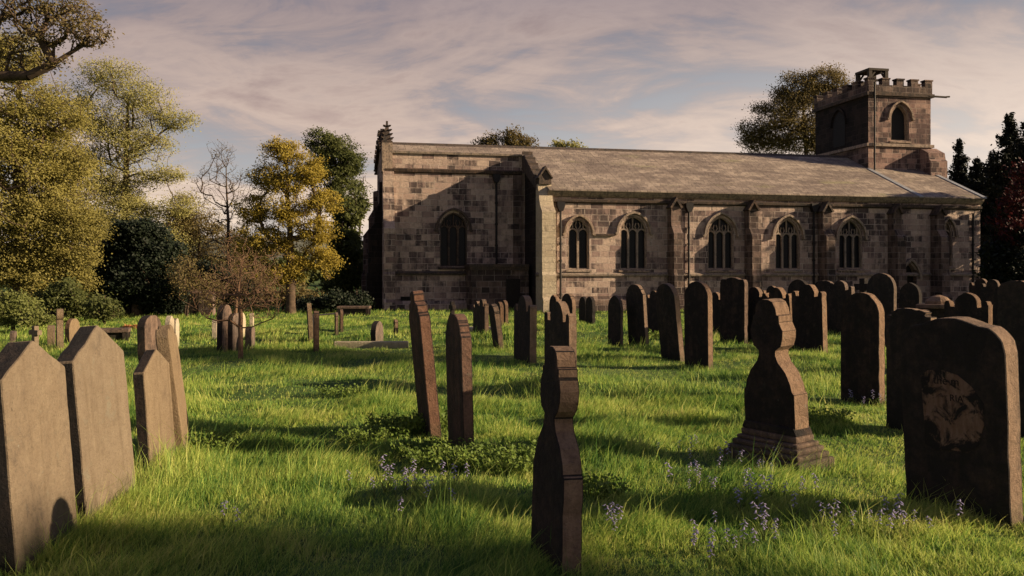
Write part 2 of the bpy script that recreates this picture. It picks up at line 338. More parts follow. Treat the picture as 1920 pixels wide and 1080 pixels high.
L_RED = m_leaf('dark_red_leaf', [(0.03, 0.007, 0.008), (0.055, 0.012, 0.013), (0.09, 0.02, 0.02)], 0.25)
L_BUSH = m_leaf('fresh_bush_leaf', [(0.08, 0.10, 0.026), (0.16, 0.18, 0.05), (0.25, 0.27, 0.085)])
L_WEED = m_leaf('weed_leaf', [(0.07, 0.13, 0.025), (0.14, 0.21, 0.035), (0.26, 0.31, 0.06)], 0.4)
L_DRY = m_leaf('dry_leaf_litter', [(0.25, 0.09, 0.03), (0.32, 0.14, 0.05), (0.2, 0.1, 0.05)], 0.2)
BARK = m_plain('brown_bark', (0.075, 0.052, 0.036), 0.9, 0.5, 6)
BARKPALE = m_plain('pale_brown_bark', (0.16, 0.095, 0.06), 0.9, 0.4, 6)
BLUEBELL = m_leaf('bluebell_petal', [(0.28, 0.24, 0.45), (0.42, 0.37, 0.58), (0.60, 0.53, 0.70)], 0.3)
STEM = m_leaf('flower_stem', [(0.06, 0.09, 0.02), (0.10, 0.13, 0.03), (0.14, 0.17, 0.05)], 0.2)

def m_grass(name):
    t = NT(name); g = t.N.new('ShaderNodeNewGeometry'); r = g.outputs['Random Per Island']
    n = t.noise(t.obj, 0.5, 4, 0.6); n2 = t.noise(t.map(t.obj, (1, 1, 1), (9, 4, 0)), 2.2, 3, 0.6)
    f = t.math('ADD', t.math('MULTIPLY', r, 0.5), t.math('SUBTRACT', t.math('ADD', t.math('MULTIPLY', n, 1.2), t.math('MULTIPLY', n2, 0.8)), 0.76), clamp=True)
    c = t.ramp(f, [(0.0, (0.035, 0.10, 0.026)), (0.30, (0.11, 0.23, 0.045)), (0.5, (0.30, 0.42, 0.08)), (0.76, (0.52, 0.56, 0.14)), (1.0, (0.64, 0.56, 0.25))])
    t.put(c, t.b.inputs['Base Color']); t.b.inputs['Roughness'].default_value = 0.55
    tr = t.N.new('ShaderNodeBsdfTranslucent'); t.put(c, tr.inputs[0]); mx = t.N.new('ShaderNodeMixShader'); mx.inputs[0].default_value = 0.45
    t.L.new(t.b.outputs[0], mx.inputs[1]); t.L.new(tr.outputs[0], mx.inputs[2])
    o = [x for x in t.N if x.type == 'OUTPUT_MATERIAL'][0]; t.L.new(mx.outputs[0], o.inputs[0]); return t.m
GRASS = m_grass('meadow_grass')
def m_ground():
    t = NT('turf_ground'); n = t.noise(t.obj, 0.35, 6, 0.65); n2 = t.noise(t.obj, 7, 5, 0.7)
    c = t.mix(t.ramp(n, [(0.35, 0), (0.65, 1)]), (0.055, 0.12, 0.024), (0.11, 0.17, 0.036))
    c = t.mix(t.ramp(n2, [(0.4, 0.5), (0.65, 0)]), c, (0.03, 0.035, 0.012))
    return t.done(c, 0.95, t.bump(n2, 0.6, 0.06))
GROUND = m_ground()

# ------------------------------------------------------------------ ground
_rng = np.random.default_rng(5)
_mx = _rng.uniform(-20, 20, 230); _my = _rng.uniform(6.8, 36, 230); _ma = _rng.uniform(-0.03, 0.14, 230)
def gz(x, y):
    x = np.asarray(x, float); y = np.asarray(y, float)
    h = 0.022*np.sin(x*0.9+1.3+0.4*np.sin(y*0.5))*np.cos(y*0.7+0.5*np.sin(x*0.6))+0.012*np.sin(x*2.3+y*1.1)+0.012*np.sin(y*2.9-x*1.3)
    for a, b, c in zip(_mx, _my, _ma): h = h+c*np.exp(-(((x-a)/0.75)**2+((y-b)/0.5)**2))
    fade = np.exp(-np.maximum(0, np.hypot(x, y-22)-30)/12)
    return h*fade
def zg(x, y): return float(gz(x, y))
def ground():
    xs = np.concatenate([-np.geomspace(3000, 34, 22), np.arange(-32, 32.01, 0.22), np.geomspace(34, 3000, 22)])
    ys = np.concatenate([-np.geomspace(600, 3, 12), np.arange(-2, 58.01, 0.22), np.geomspace(60, 4000, 26)])
    X, Y = np.meshgrid(xs, ys); Z = gz(X, Y); V = np.stack([X, Y, Z], -1).reshape(-1, 3)
    nx, ny = len(xs), len(ys); i = np.arange((ny-1)*(nx-1)); r = i//(nx-1); c = i % (nx-1); a = r*nx+c
    o = fast_mesh('ground', V, np.stack([a, a+1, a+nx+1, a+nx], 1), None, GROUND); o.data.polygons.foreach_set('use_smooth', [True]*len(o.data.polygons))
    tag(o, kind='structure', label='rough uneven churchyard turf')
ground()
def P(px, py, Y): return ((px-CX)/F*Y, Y, EYE+(HY-py)/F*Y)

# distant wooded hill beyond the trees
def hill():
    t = NT('distant_wooded_hill'); n = t.noise(t.obj, 0.03, 6, 0.7); m = t.done(t.ramp(n, [(0.35, (0.10, 0.11, 0.085)), (0.65, (0.17, 0.17, 0.12))]), 1.0)
    xs = np.linspace(-1500, 1500, 160); ys = np.linspace(500, 1300, 40); X, Y = np.meshgrid(xs, ys)
    k = np.clip((Y-500)/400, 0, 1); Z = -2+(k*k*(3-2*k))*(30+10*np.sin(X*0.006+2)+6*np.sin(X*0.017))+1.8*np.sin(X*0.21+Y*0.05)*k
    V = np.stack([X, Y, Z], -1).reshape(-1, 3); nx, ny = 160, 40; i = np.arange((ny-1)*(nx-1)); r = i//(nx-1); c = i % (nx-1); a = r*nx+c
    tag(fast_mesh('hills', V, np.stack([a, a+1, a+nx+1, a+nx], 1), None, m), 'pale wooded hillside far beyond the trees', None, None, 'structure')
hill()

# ------------------------------------------------------------------ church
TH = math.radians(12); CT, ST = math.cos(TH), math.sin(TH); Y0 = 43.0; X0 = (1014-CX)/F*Y0
def U(px, w=0.0):
    k = (px-CX)/F; return (k*(Y0+w*CT)-X0+w*ST)/(CT-k*ST)
def ZZ(px, py, w=0.0):
    return EYE+(HY-py)/F*(Y0+U(px, w)*ST+w*CT)
church = tag(empty('church', (X0, Y0, 0), TH), 'long soot stained sandstone church with stone slate roof and battlemented tower', 'church')
def arch(c, h, zs, rise, n=9, flip=False):
    R = (h*h+rise*rise)/(2*h); a1 = math.asin(min(1, rise/R)); pts = []
    for i in range(n+1):
        a = a1*i/n; pts.append((c+h-R+R*math.cos(a), zs+R*math.sin(a)))
    return pts+[(2*c-x, z) for x, z in pts[-2::-1]]       # right springing over the apex to the left springing
def opening(c, h, z0, zs, rise): return [(c-h, z0), (c+h, z0)]+arch(c, h, zs, rise)
def wall_sheet(mb, outer, holes, w, depth, mat=0):
    polys = [[Vector((u, w, z)) for u, z in outer]]+[[Vector((u, w, z)) for u, z in h] for h in holes]
    tri = tessellate_polygon(polys); flat = [tuple(v) for p in polys for v in p]; mb.add(flat, [tuple(t) for t in tri], mat)
    for h in holes:
        n = len(h); mb.add([(u, w, z) for u, z in h]+[(u, w+depth, z) for u, z in h], [(i, (i+1) % n, n+(i+1) % n, n+i) for i in range(n)], mat)
WP = 3.4                       # chancel wall stands this far behind the aisle wall
ZE = ZZ(1040, 358); ZSTR = ZZ(1040, 514.5); MR = 0.425; WR = 6.5
ZR = ZE+(WR+0.25)*MR
def zroof(w): return ZE+(w+0.25)*MR
UL = U(722, WP); UEND = U(1838); UT0 = U(1628, 4.3); UT1 = U(1745, 4.3)

def window(c, h, z0, zs, rise, lights, w, trim=TRIM, hood=True, louvre=False, parent=None, deep=0.28):
    par = parent or church
    f = MB(); op = opening(c, h, z0, zs, rise)
    f.bar(op, 0.13, w+0.05, w+deep, 0, True); wo = f.build('window', trim, par)
    g = MB(); g.prism_y(opening(c, h, z0, zs, rise), w+deep-0.05, w+deep+0.02); g.build('glass' if not louvre else 'louvres', GLASS if not louvre else LOUVRE, wo, uv=True)
    t = MB(); y0, y1 = w+0.12, w+deep-0.06
    def zarch(x):
        R = (h*h+rise*rise)/(2*h); d = abs(x-c); return zs+math.sqrt(max(0, R*R-(d-h+R)**2))
    lw = 2*h/lights
    for i in range(1, lights): t.bar([(c-h+lw*i, z0), (c-h+lw*i, zs-0.05)], 0.10, y0, y1)
    zl = zs-0.06
    for i in range(lights):
        m = c-h+lw*(i+0.5); a = arch(m, lw/2-0.005, zl, lw*0.52, 5); t.bar(a, 0.075, y0+0.006, y1-0.006)
        top = zarch(m)-0.02
        if top > zl+lw*0.6: t.bar([(m, zl+lw*0.5), (m, top)], 0.06, y0+0.012, y1-0.012)
    for i in range(1, lights):
        m = c-h+lw*i; top = zarch(m)-0.02
        if top > zl+0.25:
            hh = lw*0.25; zb = zl+lw*0.42
            t.bar([(m-0.01, zs-0.1), (m-0.01, zb-0.1)], 0.07, y0+0.003, y1-0.003)
            for q in (-1, 1):
                mm = m+q*hh; zt = min(zarch(mm)-0.04, zb+lw*0.75)
                t.bar([(m, zb-0.12), (m+q*hh*0.2, zb), (mm-hh*0.0, (zb+zt)/2), (m+q*hh*0.5, zt)], 0.045, y0+0.018, y1-0.018)
    if lights > 1 or not louvre: t.build('tracery', trim, wo)
    if hood:
        hm = MB(); a = arch(c, h+0.17, zs-0.02, rise+0.19, 10)
        a = [(a[0][0]+0.10, zs-0.07), (a[0][0], zs-0.06)]+a+[(a[-1][0], zs-0.06), (a[-1][0]-0.10, zs-0.07)]
        hm.bar(a, 0.11, w-0.15, w+0.01); hm.build('hood_mould', trim, wo, bevel=0.02)
    s = MB(); s.prism_x([(w-0.10, z0-0.13), (w+deep-0.06, z0-0.13), (w+deep-0.06, z0+0.07), (w-0.10, z0-0.06)], c-h-0.10, c+h+0.10); s.build('sill', trim, wo)
    return op

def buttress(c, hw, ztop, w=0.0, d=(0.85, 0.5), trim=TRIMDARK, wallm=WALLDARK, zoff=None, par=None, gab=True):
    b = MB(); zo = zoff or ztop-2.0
    b.prism_x([(w, -0.3), (w, ztop-0.42), (w-d[1], ztop-0.42), (w-d[1], zo+0.25), (w-d[0], zo-0.18), (w-d[0], ZSTR+0.06), (w-d[0]-0.07, ZSTR-0.04), (w-d[0]-0.07, 0.78), (w-d[0]-0.2, 0.62), (w-d[0]-0.2, -0.3)], c-hw, c+hw)
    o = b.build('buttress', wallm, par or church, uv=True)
    k = MB(); g = hw+0.09
    if gab: k.prism_y([(c-g, ztop-0.46), (c-g+0.1, ztop-0.50), (c, ztop-0.12), (c+g-0.1, ztop-0.50), (c+g, ztop-0.46), (c, ztop+0.06)], w-d[1]-0.12, w+0.005)
    k.prism_y([(c-hw+0.01, ztop-0.44), (c+hw-0.01, ztop-0.44), (c, ztop-0.1)], w-d[1]+0.01, w-0.002)
    k.build('gablet_cap', trim, o); return o

def downpipe(u, w, ztop, hopper=True, par=None, r=0.055):
    p = MB(); p.tube([(u, w-0.10, -0.1), (u, w-0.10, ztop)], r, 8)
    for q in range(1, 6): p.tube([(u, w-0.10, ztop*q/6-0.05), (u, w-0.10, ztop*q/6+0.05)], r+0.025, 8)
    o = p.build('downpipe', IRON, par or church)
    if hopper:
        h = MB(); h.prism_y([(u-0.09, ztop-0.05), (u+0.09, ztop-0.05), (u+0.19, ztop+0.2), (u+0.19, ztop+0.38), (u-0.19, ztop+0.38), (u-0.19, ztop+0.2)], w-0.26, w+0.003); h.build('hopper', IRON, o)
    return o

def build_church():
    zs5 = {}
    # ---- aisle / nave south wall
    wins = []
    for a, b, top, spr, sill, n in ((1065, 1105, 410, 437, 505, 2), (1163, 1213, 405, 436, 505, 3), (1327, 1376, 406, 440, 505, 3), (1454, 1500, 410, 444, 505, 3), (1573, 1617, 412, 446, 504, 3), (1768, 1786, 414, 440, 500, 1)):
        ua, ub = U(a), U(b); m = (a+b)/2; wins.append(((ua+ub)/2, (ub-ua)/2, ZZ(m, sill), ZZ(m, spr), ZZ(m, top)-ZZ(m, spr), n))
    dc = U(1706); dh = 0.5*(U(1719)-U(1693)); dz0, dzs, drise = -0.1, 1.55, 0.8
    holes = [opening(*w[:5]) for w in wins]
    mb = MB()
    outer = [(0, -0.4), (dc-dh, -0.4)]+[(dc-dh, dzs)]+[p for p in arch(dc, dh, dzs, drise)[::-1]][1:-1]+[(dc+dh, dzs), (dc+dh, -0.4), (UEND, -0.4), (UEND, ZE), (0, ZE)]
    wall_sheet(mb, outer, holes, 0.0, 0.3)
    n = 22; a = arch(dc, dh, dzs, drise); dr = [(dc+dh, -0.4)]+a+[(dc-dh, -0.4)]
    mb.add([(u, 0, z) for u, z in dr]+[(u, 0.4, z) for u, z in dr], [(i, i+1, len(dr)+i+1, len(dr)+i) for i in range(len(dr)-1)])
    # east end of the aisle (raking top) and west end
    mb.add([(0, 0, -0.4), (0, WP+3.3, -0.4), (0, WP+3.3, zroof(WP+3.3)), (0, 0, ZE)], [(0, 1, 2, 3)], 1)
    mb.add([(UEND, 0, -0.4), (UEND, 4.3, -0.4), (UEND, 4.3, zroof(4.3)-0.06), (UEND, 0, ZE-0.02)], [(0, 1, 2, 3)])
    mb.build('nave_wall', [WALL, BLACKWALL], church, uv=True, fix=False)
    for w in wins: window(*w, 0.0, hood=True)
    d = MB(); d.prism_y([(dc-dh+0.005, -0.4)]+[(dc+dh-0.005, -0.4)]+arch(dc, dh-0.005, dzs, drise), 0.3, 0.38); do = d.build('door', DOOR, church)
    d = MB(); d.bar(arch(dc, dh+0.16, dzs, drise+0.18), 0.13, -0.16, 0.01); d.build('hood_mould', TRIM, do)
    # ---- strings, cornice, plinth
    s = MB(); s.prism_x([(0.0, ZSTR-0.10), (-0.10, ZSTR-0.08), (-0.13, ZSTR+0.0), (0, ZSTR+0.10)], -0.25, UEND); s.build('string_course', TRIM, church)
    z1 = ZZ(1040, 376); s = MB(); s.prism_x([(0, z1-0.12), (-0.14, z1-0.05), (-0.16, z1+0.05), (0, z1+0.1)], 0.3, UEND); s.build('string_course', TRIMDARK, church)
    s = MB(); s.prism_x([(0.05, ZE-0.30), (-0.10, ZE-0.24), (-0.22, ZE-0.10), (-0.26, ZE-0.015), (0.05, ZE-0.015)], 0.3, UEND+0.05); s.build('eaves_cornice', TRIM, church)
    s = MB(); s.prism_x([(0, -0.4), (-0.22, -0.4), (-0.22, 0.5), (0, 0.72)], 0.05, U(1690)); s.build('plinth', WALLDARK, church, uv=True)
    z2 = wins[0][3]-0.07; s = MB(); s.box(wins[0][0]+wins[0][1]+0.28, wins[1][0]-wins[1][1]-0.29, -0.13, 0.01, z2-0.05, z2+0.05); s.build('string_course', TRIMDARK, church)
    # ---- buttresses
    for px, top, off in ((1260, 373, 432), (1404, 378, 437), (1541, 381, 440), (1672, 385, 440), (1752, 388, 440)):
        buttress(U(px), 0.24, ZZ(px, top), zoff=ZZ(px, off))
    # corner buttress at the aisle's east end, with its raised gabled head
    b = MB(); zt = ZZ(1024, 345); hw = 0.33
    b.prism_x([(0.5, -0.3), (0.5, zt), (0.12, zt), (-0.35, zt-1.05), (-0.75, zt-1.35), (-0.75, ZSTR+0.1), (-0.84, ZSTR-0.05), (-0.84, 0.7), (-0.98, 0.55), (-0.98, -0.3)], -0.12, 2*hw-0.12)
    bo = b.build('buttress', PALEWALL, church, uv=True)
    k = MB(); c = hw-0.12; zt2 = ZZ(1024, 312); zs_ = zt+0.35
    k.prism_y([(c-hw+0.02, zt-0.01), (c+hw-0.02, zt-0.01), (c+hw-0.02, zs_), (c, zt2-0.1), (c-hw+0.02, zs_)], -0.02, 0.48)
    k.prism_y([(c-hw-0.06, zs_-0.08), (c-hw+0.04, zs_-0.06), (c, zt2-0.14), (c+hw-0.04, zs_-0.06), (c+hw+0.06, zs_-0.08), (c, zt2+0.03)], -0.12, 0.52)
    k.build('gablet_cap', TRIMDARK, bo, bevel=0.015)
    # ---- raking coping of the aisle's east gable
    s = MB(); zc0, zc1 = zt+0.1, ZZ(983, 292, WP)
    s.prism_x([(0.35, zc0-0.35), (WP, zroof(WP)-0.15), (WP, zc1), (WP-0.5, zc1-0.02), (0.35, zc0+0.15)], -0.16, 0.30)
    for q in range(5):
        w_ = 0.7+q*0.6; z_ = zc0+0.15+(zc1-zc0-0.15)*(w_-0.35)/(WP-0.85); s.box(-0.2, 0.33, w_-0.05, w_+0.06, z_-0.1, z_+0.06)
    s.build('gable_coping', TRIMDARK, church, bevel=0.02)
    # ---- roofs
    r = MB(); e = -0.34; ue = UEND+0.1; wt = 4.3
    def roof_pt(u, w): return (u, w, zroof(w)+0.09)
    r.add([roof_pt(0.32, e), roof_pt(ue, e), roof_pt(ue, wt), roof_pt(UT0, wt), roof_pt(UT0, WR), roof_pt(0.32, WR)], [(0, 1, 2, 3, 4, 5)])
    r.add([roof_pt(UL+0.15, WP+0.25), roof_pt(0.32, WP+0.25), roof_pt(0.32, WR), roof_pt(UL+0.15, WR)], [(0, 1, 2, 3)])
    r.add([roof_pt(UL+0.15, WR), roof_pt(UT0, WR), (UT0, 2*WR-WP, zroof(WP)), (UL+0.15, 2*WR-WP, zroof(WP))], [(0, 1, 2, 3)])
    r.add([(0.32, e, ZE-0.01), (ue, e, ZE-0.01), roof_pt(ue, e), roof_pt(0.32, e)], [(0, 1, 2, 3)])
    r.add([(ue, e, ZE-0.01), (ue, wt, zroof(wt)-0.02), roof_pt(ue, wt), roof_pt(ue, e)], [(0, 1, 2, 3)])
    ro = r.build('roof', SLATE, church, uv=False, fix=False)
    me = ro.data; uvl = me.uv_layers.new(name='UVMap')
    for l in me.loops: v = me.vertices[l.vertex_index].co; uvl.data[l.index].uv = (v.x, v.y*1.087)
    s = MB(); s.prism_x([(WR-0.2, ZR), (WR, ZR-0.03), (WR+0.2, ZR), (WR, ZR+0.17)], UL+0.2, UT0-0.01); s.build('ridge', TRIMDARK, ro)
    for uu in (UT0, ue-0.12):
        sl = MB()
        sl.add([(uu-0.13, e-0.02, zroof(e)+0.12), (uu+0.13, e-0.02, zroof(e)+0.12), (uu+0.13, wt-0.02, zroof(wt)+0.12), (uu-0.13, wt-0.02, zroof(wt)+0.12),
                (uu-0.13, e-0.02, zroof(e)+0.05), (uu+0.13, e-0.02, zroof(e)+0.05), (uu+0.13, wt-0.02, zroof(wt)+0.05), (uu-0.13, wt-0.02, zroof(wt)+0.05)], [(0,1,2,3),(0,4,5,1),(1,5,6,2),(3,7,4,0),(2,6,7,3),(7,6,5,4)])
        sl.build('lead_flashing', LEAD, ro)
    # ---- chancel
    zp = ZZ(860, 289, WP); zps = ZZ(860, 321, WP); m = 850; ua, ub = U(825, WP), U(876, WP)
    cw = ((ua+ub)/2, (ub-ua)/2, ZZ(m, 500, WP), ZZ(m, 430, WP), ZZ(m, 398, WP)-ZZ(m, 430, WP), 3)
    mb = MB(); vu0, vu1, vz0, vz1 = U(751, WP), U(775, WP), ZZ(760, 577, WP), ZZ(760, 556, WP)
    wall_sheet(mb, [(UL, -0.4), (-0.002, -0.4), (-0.002, zp), (UL, zp)], [opening(*cw[:5]), [(vu0, vz0), (vu1, vz0), (vu1, vz1), (vu0, vz1)]], WP, 0.3)
    wn = 2*WR-WP
    mb.add([(UL, WP, -0.4), (UL, wn, -0.4), (UL, wn, zp-0.2), (UL, WR, ZR+0.6), (UL, WP, zp)], [(0, 4, 3, 2, 1)])
    mb.add([(UL, WP, zp), (-0.002, WP, zp), (-0.002, WP+0.3, zp), (UL, WP+0.3, zp)], [(0, 1, 2, 3)])
    mb.add([(UL, WP+0.3, zp), (-0.002, WP+0.3, zp), (-0.002, WP+0.3, zp-0.8), (UL, WP+0.3, zp-0.8)], [(0, 1, 2, 3)])
    mb.add([(UL, wn, -0.4), (UT0, wn, -0.4), (UT0, wn, zroof(WP)), (UL, wn, zroof(WP))], [(3, 2, 1, 0)])
    mb.build('chancel_wall', WALL, church, uv=True, fix=False)
    window(*cw, WP, trim=TRIMDARK)
    v = MB(); v.box(vu0-0.003, vu1+0.003, WP+0.2, WP+0.26, vz0, vz1)
    for q in range(5): v.box(vu0+0.05+q*(vu1-vu0)/5, vu0+0.09+q*(vu1-vu0)/5, WP+0.1, WP+0.14, vz0, vz1)
    v.build('vent_grille', IRON, church)
    s = MB(); s.prism_x([(WP, zps-0.14), (WP-0.12, zps-0.1), (WP-0.16, zps+0.03), (WP, zps+0.1)], UL, -0.17); s.build('string_course', TRIMDARK, church)
    s = MB(); s.prism_x([(WP+0.36, zp-0.04), (WP-0.11, zp-0.04), (WP-0.13, zp+0.06), (WP+0.1, zp+0.14), (WP+0.36, zp+0.1)], UL-0.05, -0.17); s.build('parapet_coping', TRIM, church)
    zc = ZZ(760, 512, WP); s = MB(); s.prism_x([(WP, zc-0.1), (WP-0.11, zc-0.08), (WP-0.14, zc), (WP, zc+0.1)], UL-0.02, U(884, WP)); s.build('string_course', TRIMDARK, church)
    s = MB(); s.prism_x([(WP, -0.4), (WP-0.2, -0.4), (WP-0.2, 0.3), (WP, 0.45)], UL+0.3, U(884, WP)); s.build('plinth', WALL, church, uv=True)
    s = MB(); s.box(-0.62, -0.165, WP-0.14, WP+0.01, 2.2, zps-0.15); s.build('pilaster', WALLDARK, church, uv=True)
    downpipe(U(930, WP), WP, zps-0.5)
    # corner buttresses of the chancel: one to the south, one to the east, stepped
    zb = ZZ(728, 322, WP)
    b = MB(); b.prism_x([(WP+0.3, -0.3), (WP+0.3, zb), (WP-0.22, zb), (WP-0.22, zb-1.1), (WP-0.55, zb-1.55), (WP-0.55, 4.4), (WP-0.85, 4.0), (WP-0.85, zc+0.05), (WP-0.93, zc-0.05), (WP-0.93, 0.55), (WP-1.08, 0.4), (WP-1.08, -0.3)], UL-0.12, UL+0.42)
    b.build('buttress', WALL, church, uv=True)
    b = MB(); poly = [(UL+0.2, -0.3), (UL+0.2, zb-0.4), (UL-0.25, zb-0.5), (UL-0.25, zb-1.5), (UL-0.5, zb-1.9), (UL-0.5, 4.3), (UL-0.8, 3.9), (UL-0.8, zc+0.05), (UL-0.88, zc-0.05), (UL-0.88, 0.5), (UL-1.0, 0.38), (UL-1.0, -0.3)]
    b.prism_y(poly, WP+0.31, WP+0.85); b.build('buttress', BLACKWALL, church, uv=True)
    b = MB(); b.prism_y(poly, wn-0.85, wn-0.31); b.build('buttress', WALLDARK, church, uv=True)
    def pinnacle(u, w, z0, hgt, hw):
        p = MB(); p.box(u-hw*1.25, u+hw*1.25, w-hw*1.25, w+hw*1.25, z0, z0+0.1)
        p.add([(u-hw, w-hw, z0+0.1), (u+hw, w-hw, z0+0.1), (u+hw, w+hw, z0+0.1), (u-hw, w+hw, z0+0.1), (u-0.035, w-0.035, z0+hgt), (u+0.035, w-0.035, z0+hgt), (u+0.035, w+0.035, z0+hgt), (u-0.035, w+0.035, z0+hgt)],
              [(0,1,5,4),(1,2,6,5),(2,3,7,6),(3,0,4,7),(4,5,6,7)])
        p.box(u-0.05, u+0.05, w-0.05, w+0.05, z0+hgt-0.06, z0+hgt+0.1)
        c = p
        for q in range(4):
            f = 0.12+0.23*q; r = hw*(1-f)+0.035*f; z = z0+0.1+f*(hgt-0.1)
            for dx, dy in ((1, 1), (1, -1), (-1, 1), (-1, -1)):
                x, y = u+dx*r, w+dy*r; c.add([(x, y, z-0.04), (x+dx*0.07-dy*0.05, y+dy*0.07+dx*0.05, z+0.02), (x+dx*0.14, y+dy*0.14, z+0.06), (x+dx*0.07+dy*0.05, y+dy*0.07-dx*0.05, z+0.02), (x, y, z+0.08)], [(0,1,2),(0,2,3),(1,4,2),(2,4,3),(0,4,1),(0,3,4)])
        p.build('pinnacle', TRIMDARK, church, fix=False)
    zpt = ZZ(728, 227, WP); zp0 = ZZ(728, 268, WP)
    t = MB(); t.box(UL-0.16, UL+0.36, WP-0.12, WP+0.4, zb-0.02, zp0); t.build('pinnacle_shaft', TRIM, church, uv=True)
    pinnacle(UL+0.1, WP+0.14, zp0, zpt-zp0-0.08, 0.21)
    g = MB()                                             # crocketed east gable coping
    g.prism_y([(UL-0.14, 0), (UL+0.14, 0), (UL+0.14, 0.001), (UL-0.14, 0.001)], 0, 0.001) if False else None
    for sgn in (1, -1):
        w0, w1 = (WP+0.4, WR) if sgn == 1 else (wn+0.1, WR); za, zb_ = zp0-0.45, ZR+0.32
        g.add([(UL-0.16, w0, za-0.25), (UL+0.2, w0, za-0.25), (UL+0.2, w0, za), (UL-0.16, w0, za), (UL-0.16, w1, zb_-0.25), (UL+0.2, w1, zb_-0.25), (UL+0.2, w1, zb_), (UL-0.16, w1, zb_)], [(0,1,2,3),(4,7,6,5),(0,4,5,1),(3,2,6,7),(0,3,7,4),(1,5,6,2)])
        for q in range(1, 6):
            f = q/6; w = w0+(w1-w0)*f; z = za+(zb_-za)*f; g.box(UL-0.22, UL-0.02, w-0.08, w+0.08, z-0.05, z+0.16)
    g.build('gable_coping', TRIMDARK, church)
    pinnacle(UL+0.02, WR, ZR+0.30, 0.45, 0.11); pinnacle(UL+0.1, wn, zp0-0.9, 0.8, 0.2)
    # ---- low vestry in the corner
    zv = ZZ(940, 496, WP-1.6); v = MB(); va, vb = U(884, WP-1.6), -0.16
    v.box(va, vb, WP-1.6, WP-0.001, -0.3, zv-0.12); vo = v.build('vestry', WALLDARK, church, uv=True)
    v = MB(); v.box(va-0.1, vb-0.003, WP-1.72, WP-0.003, zv-0.12, zv+0.02); v.box(va-0.05, vb-0.006, WP-1.66, WP-0.006, zv-0.28, zv-0.12); v.build('cornice', TRIMDARK, vo)
    v = MB(); v.box(U(949, WP-1.6), U(975, WP-1.6), WP-1.63, WP-1.59, -0.1, zv-0.7); v.build('vestry_door', DOOR, vo)
    # ---- rainwater pipes on the aisle
    downpipe(U(1050), 0, ZZ(1050, 394)); downpipe(U(1290), 0, ZZ(1290, 396)); downpipe(U(1524), 0, ZZ(1524, 396)); downpipe(U(1822), 0, ZZ(1822, 400), False)
    # ---- tower
    W4 = 4.3; TD = 5.6; zt_par = ZZ(1690, 178, W4); zt_top = ZZ(1690, 161, W4); zmer = ZZ(1690, 148, W4); zt_str = ZZ(1690, 272, W4)
    a, b = ZZ(1688, 196, W4), ZZ(1688, 264, W4); bu = U(1687.5, W4); bh = 0.5*(U(1705, W4)-U(1671, W4)); zspr = ZZ(1688, 222, W4)
    mb = MB(); op = opening(bu, bh, b, zspr, a-zspr)
    wall_sheet(mb, [(UT0, 0), (UT1, 0), (UT1, zt_par), (UT0, zt_par)], [op], W4, 0.4)
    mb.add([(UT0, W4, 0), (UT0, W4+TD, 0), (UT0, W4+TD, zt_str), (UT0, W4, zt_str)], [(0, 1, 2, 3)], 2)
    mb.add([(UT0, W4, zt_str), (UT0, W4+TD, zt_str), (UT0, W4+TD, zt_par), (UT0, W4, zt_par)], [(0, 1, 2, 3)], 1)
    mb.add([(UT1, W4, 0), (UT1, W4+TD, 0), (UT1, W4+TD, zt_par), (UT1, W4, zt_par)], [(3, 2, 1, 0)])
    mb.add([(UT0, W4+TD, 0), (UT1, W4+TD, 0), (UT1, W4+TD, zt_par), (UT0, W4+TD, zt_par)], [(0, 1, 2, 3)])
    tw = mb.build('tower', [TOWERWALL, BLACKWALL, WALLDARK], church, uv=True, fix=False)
    window(bu, bh, b, zspr, a-zspr, 1, W4, louvre=True, parent=tw, deep=0.4)
    # blind belfry opening on the shaded east face
    ew = MB(); wc = W4+TD*0.52
    A = arch(wc, 0.62, zspr, a-zspr); pr = [(wc-0.62, b), (wc+0.62, b)]+A
    ew.prism_x(pr, UT0-0.025, UT0+0.2); eo = ew.build('louvres', LOUVRE, tw)
    A = arch(wc, 0.78, zspr-0.05, a-zspr+0.18); ew = MB(); n_ = len(A)
    for i in range(n_-1):
        (w0, z0), (w1, z1) = A[i], A[i+1]; ew.add([(UT0-0.12, w0, z0), (UT0-0.12, w1, z1), (UT0-0.12, w1, z1+0.13), (UT0-0.12, w0, z0+0.13), (UT0, w0, z0), (UT0, w1, z1), (UT0, w1, z1+0.13), (UT0, w0, z0+0.13)], [(0,1,2,3),(3,2,6,7),(0,4,5,1)])
    ew.build('hood_mould', BLACKWALL, tw, uv=True)
    s = MB()
    def ring(mb, z0, z1, o):
        mb.box(UT0-o, UT1+o, W4-o, W4+0.001, z0, z1); mb.box(UT0-o, UT0+0.001, W4+0.001, W4+TD+o, z0, z1); mb.box(UT1-0.001, UT1+o, W4+0.001, W4+TD+o, z0, z1); mb.box(UT0+0.001, UT1-0.001, W4+TD-0.001, W4+TD+o, z0, z1)
    ring(s, zt_str-0.12, zt_str+0.05, 0.14); s.build('string_course', TRIM, tw)
    s = MB(); ring(s, zt_par-0.10, zt_par+0.09, 0.15); s.build('string_course', TRIMDARK, tw)
    p = MB(); th = 0.35; o = 0.06
    U0, U1, W0, W1 = UT0-o, UT1+o, W4-o, W4+TD+o
    zb2 = zt_par+0.06
    p.box(U0, U1, W0, W0+th, zb2, zt_top); p.box(U0, U1, W1-th, W1, zb2, zt_top); p.box(U0, U0+th, W0+th, W1-th, zb2, zt_top); p.box(U1-th, U1, W0+th, W1-th, zb2, zt_top)
    def mer(u0, u1, w0, w1):
        p.box(u0, u1, w0, w1, zt_top-0.01, zmer-0.08); p.box(u0-0.04, u1+0.04, w0-0.04, w1+0.04, zmer-0.08, zmer)
    nu = 5; mwid = (U1-U0)/(2*nu-1)
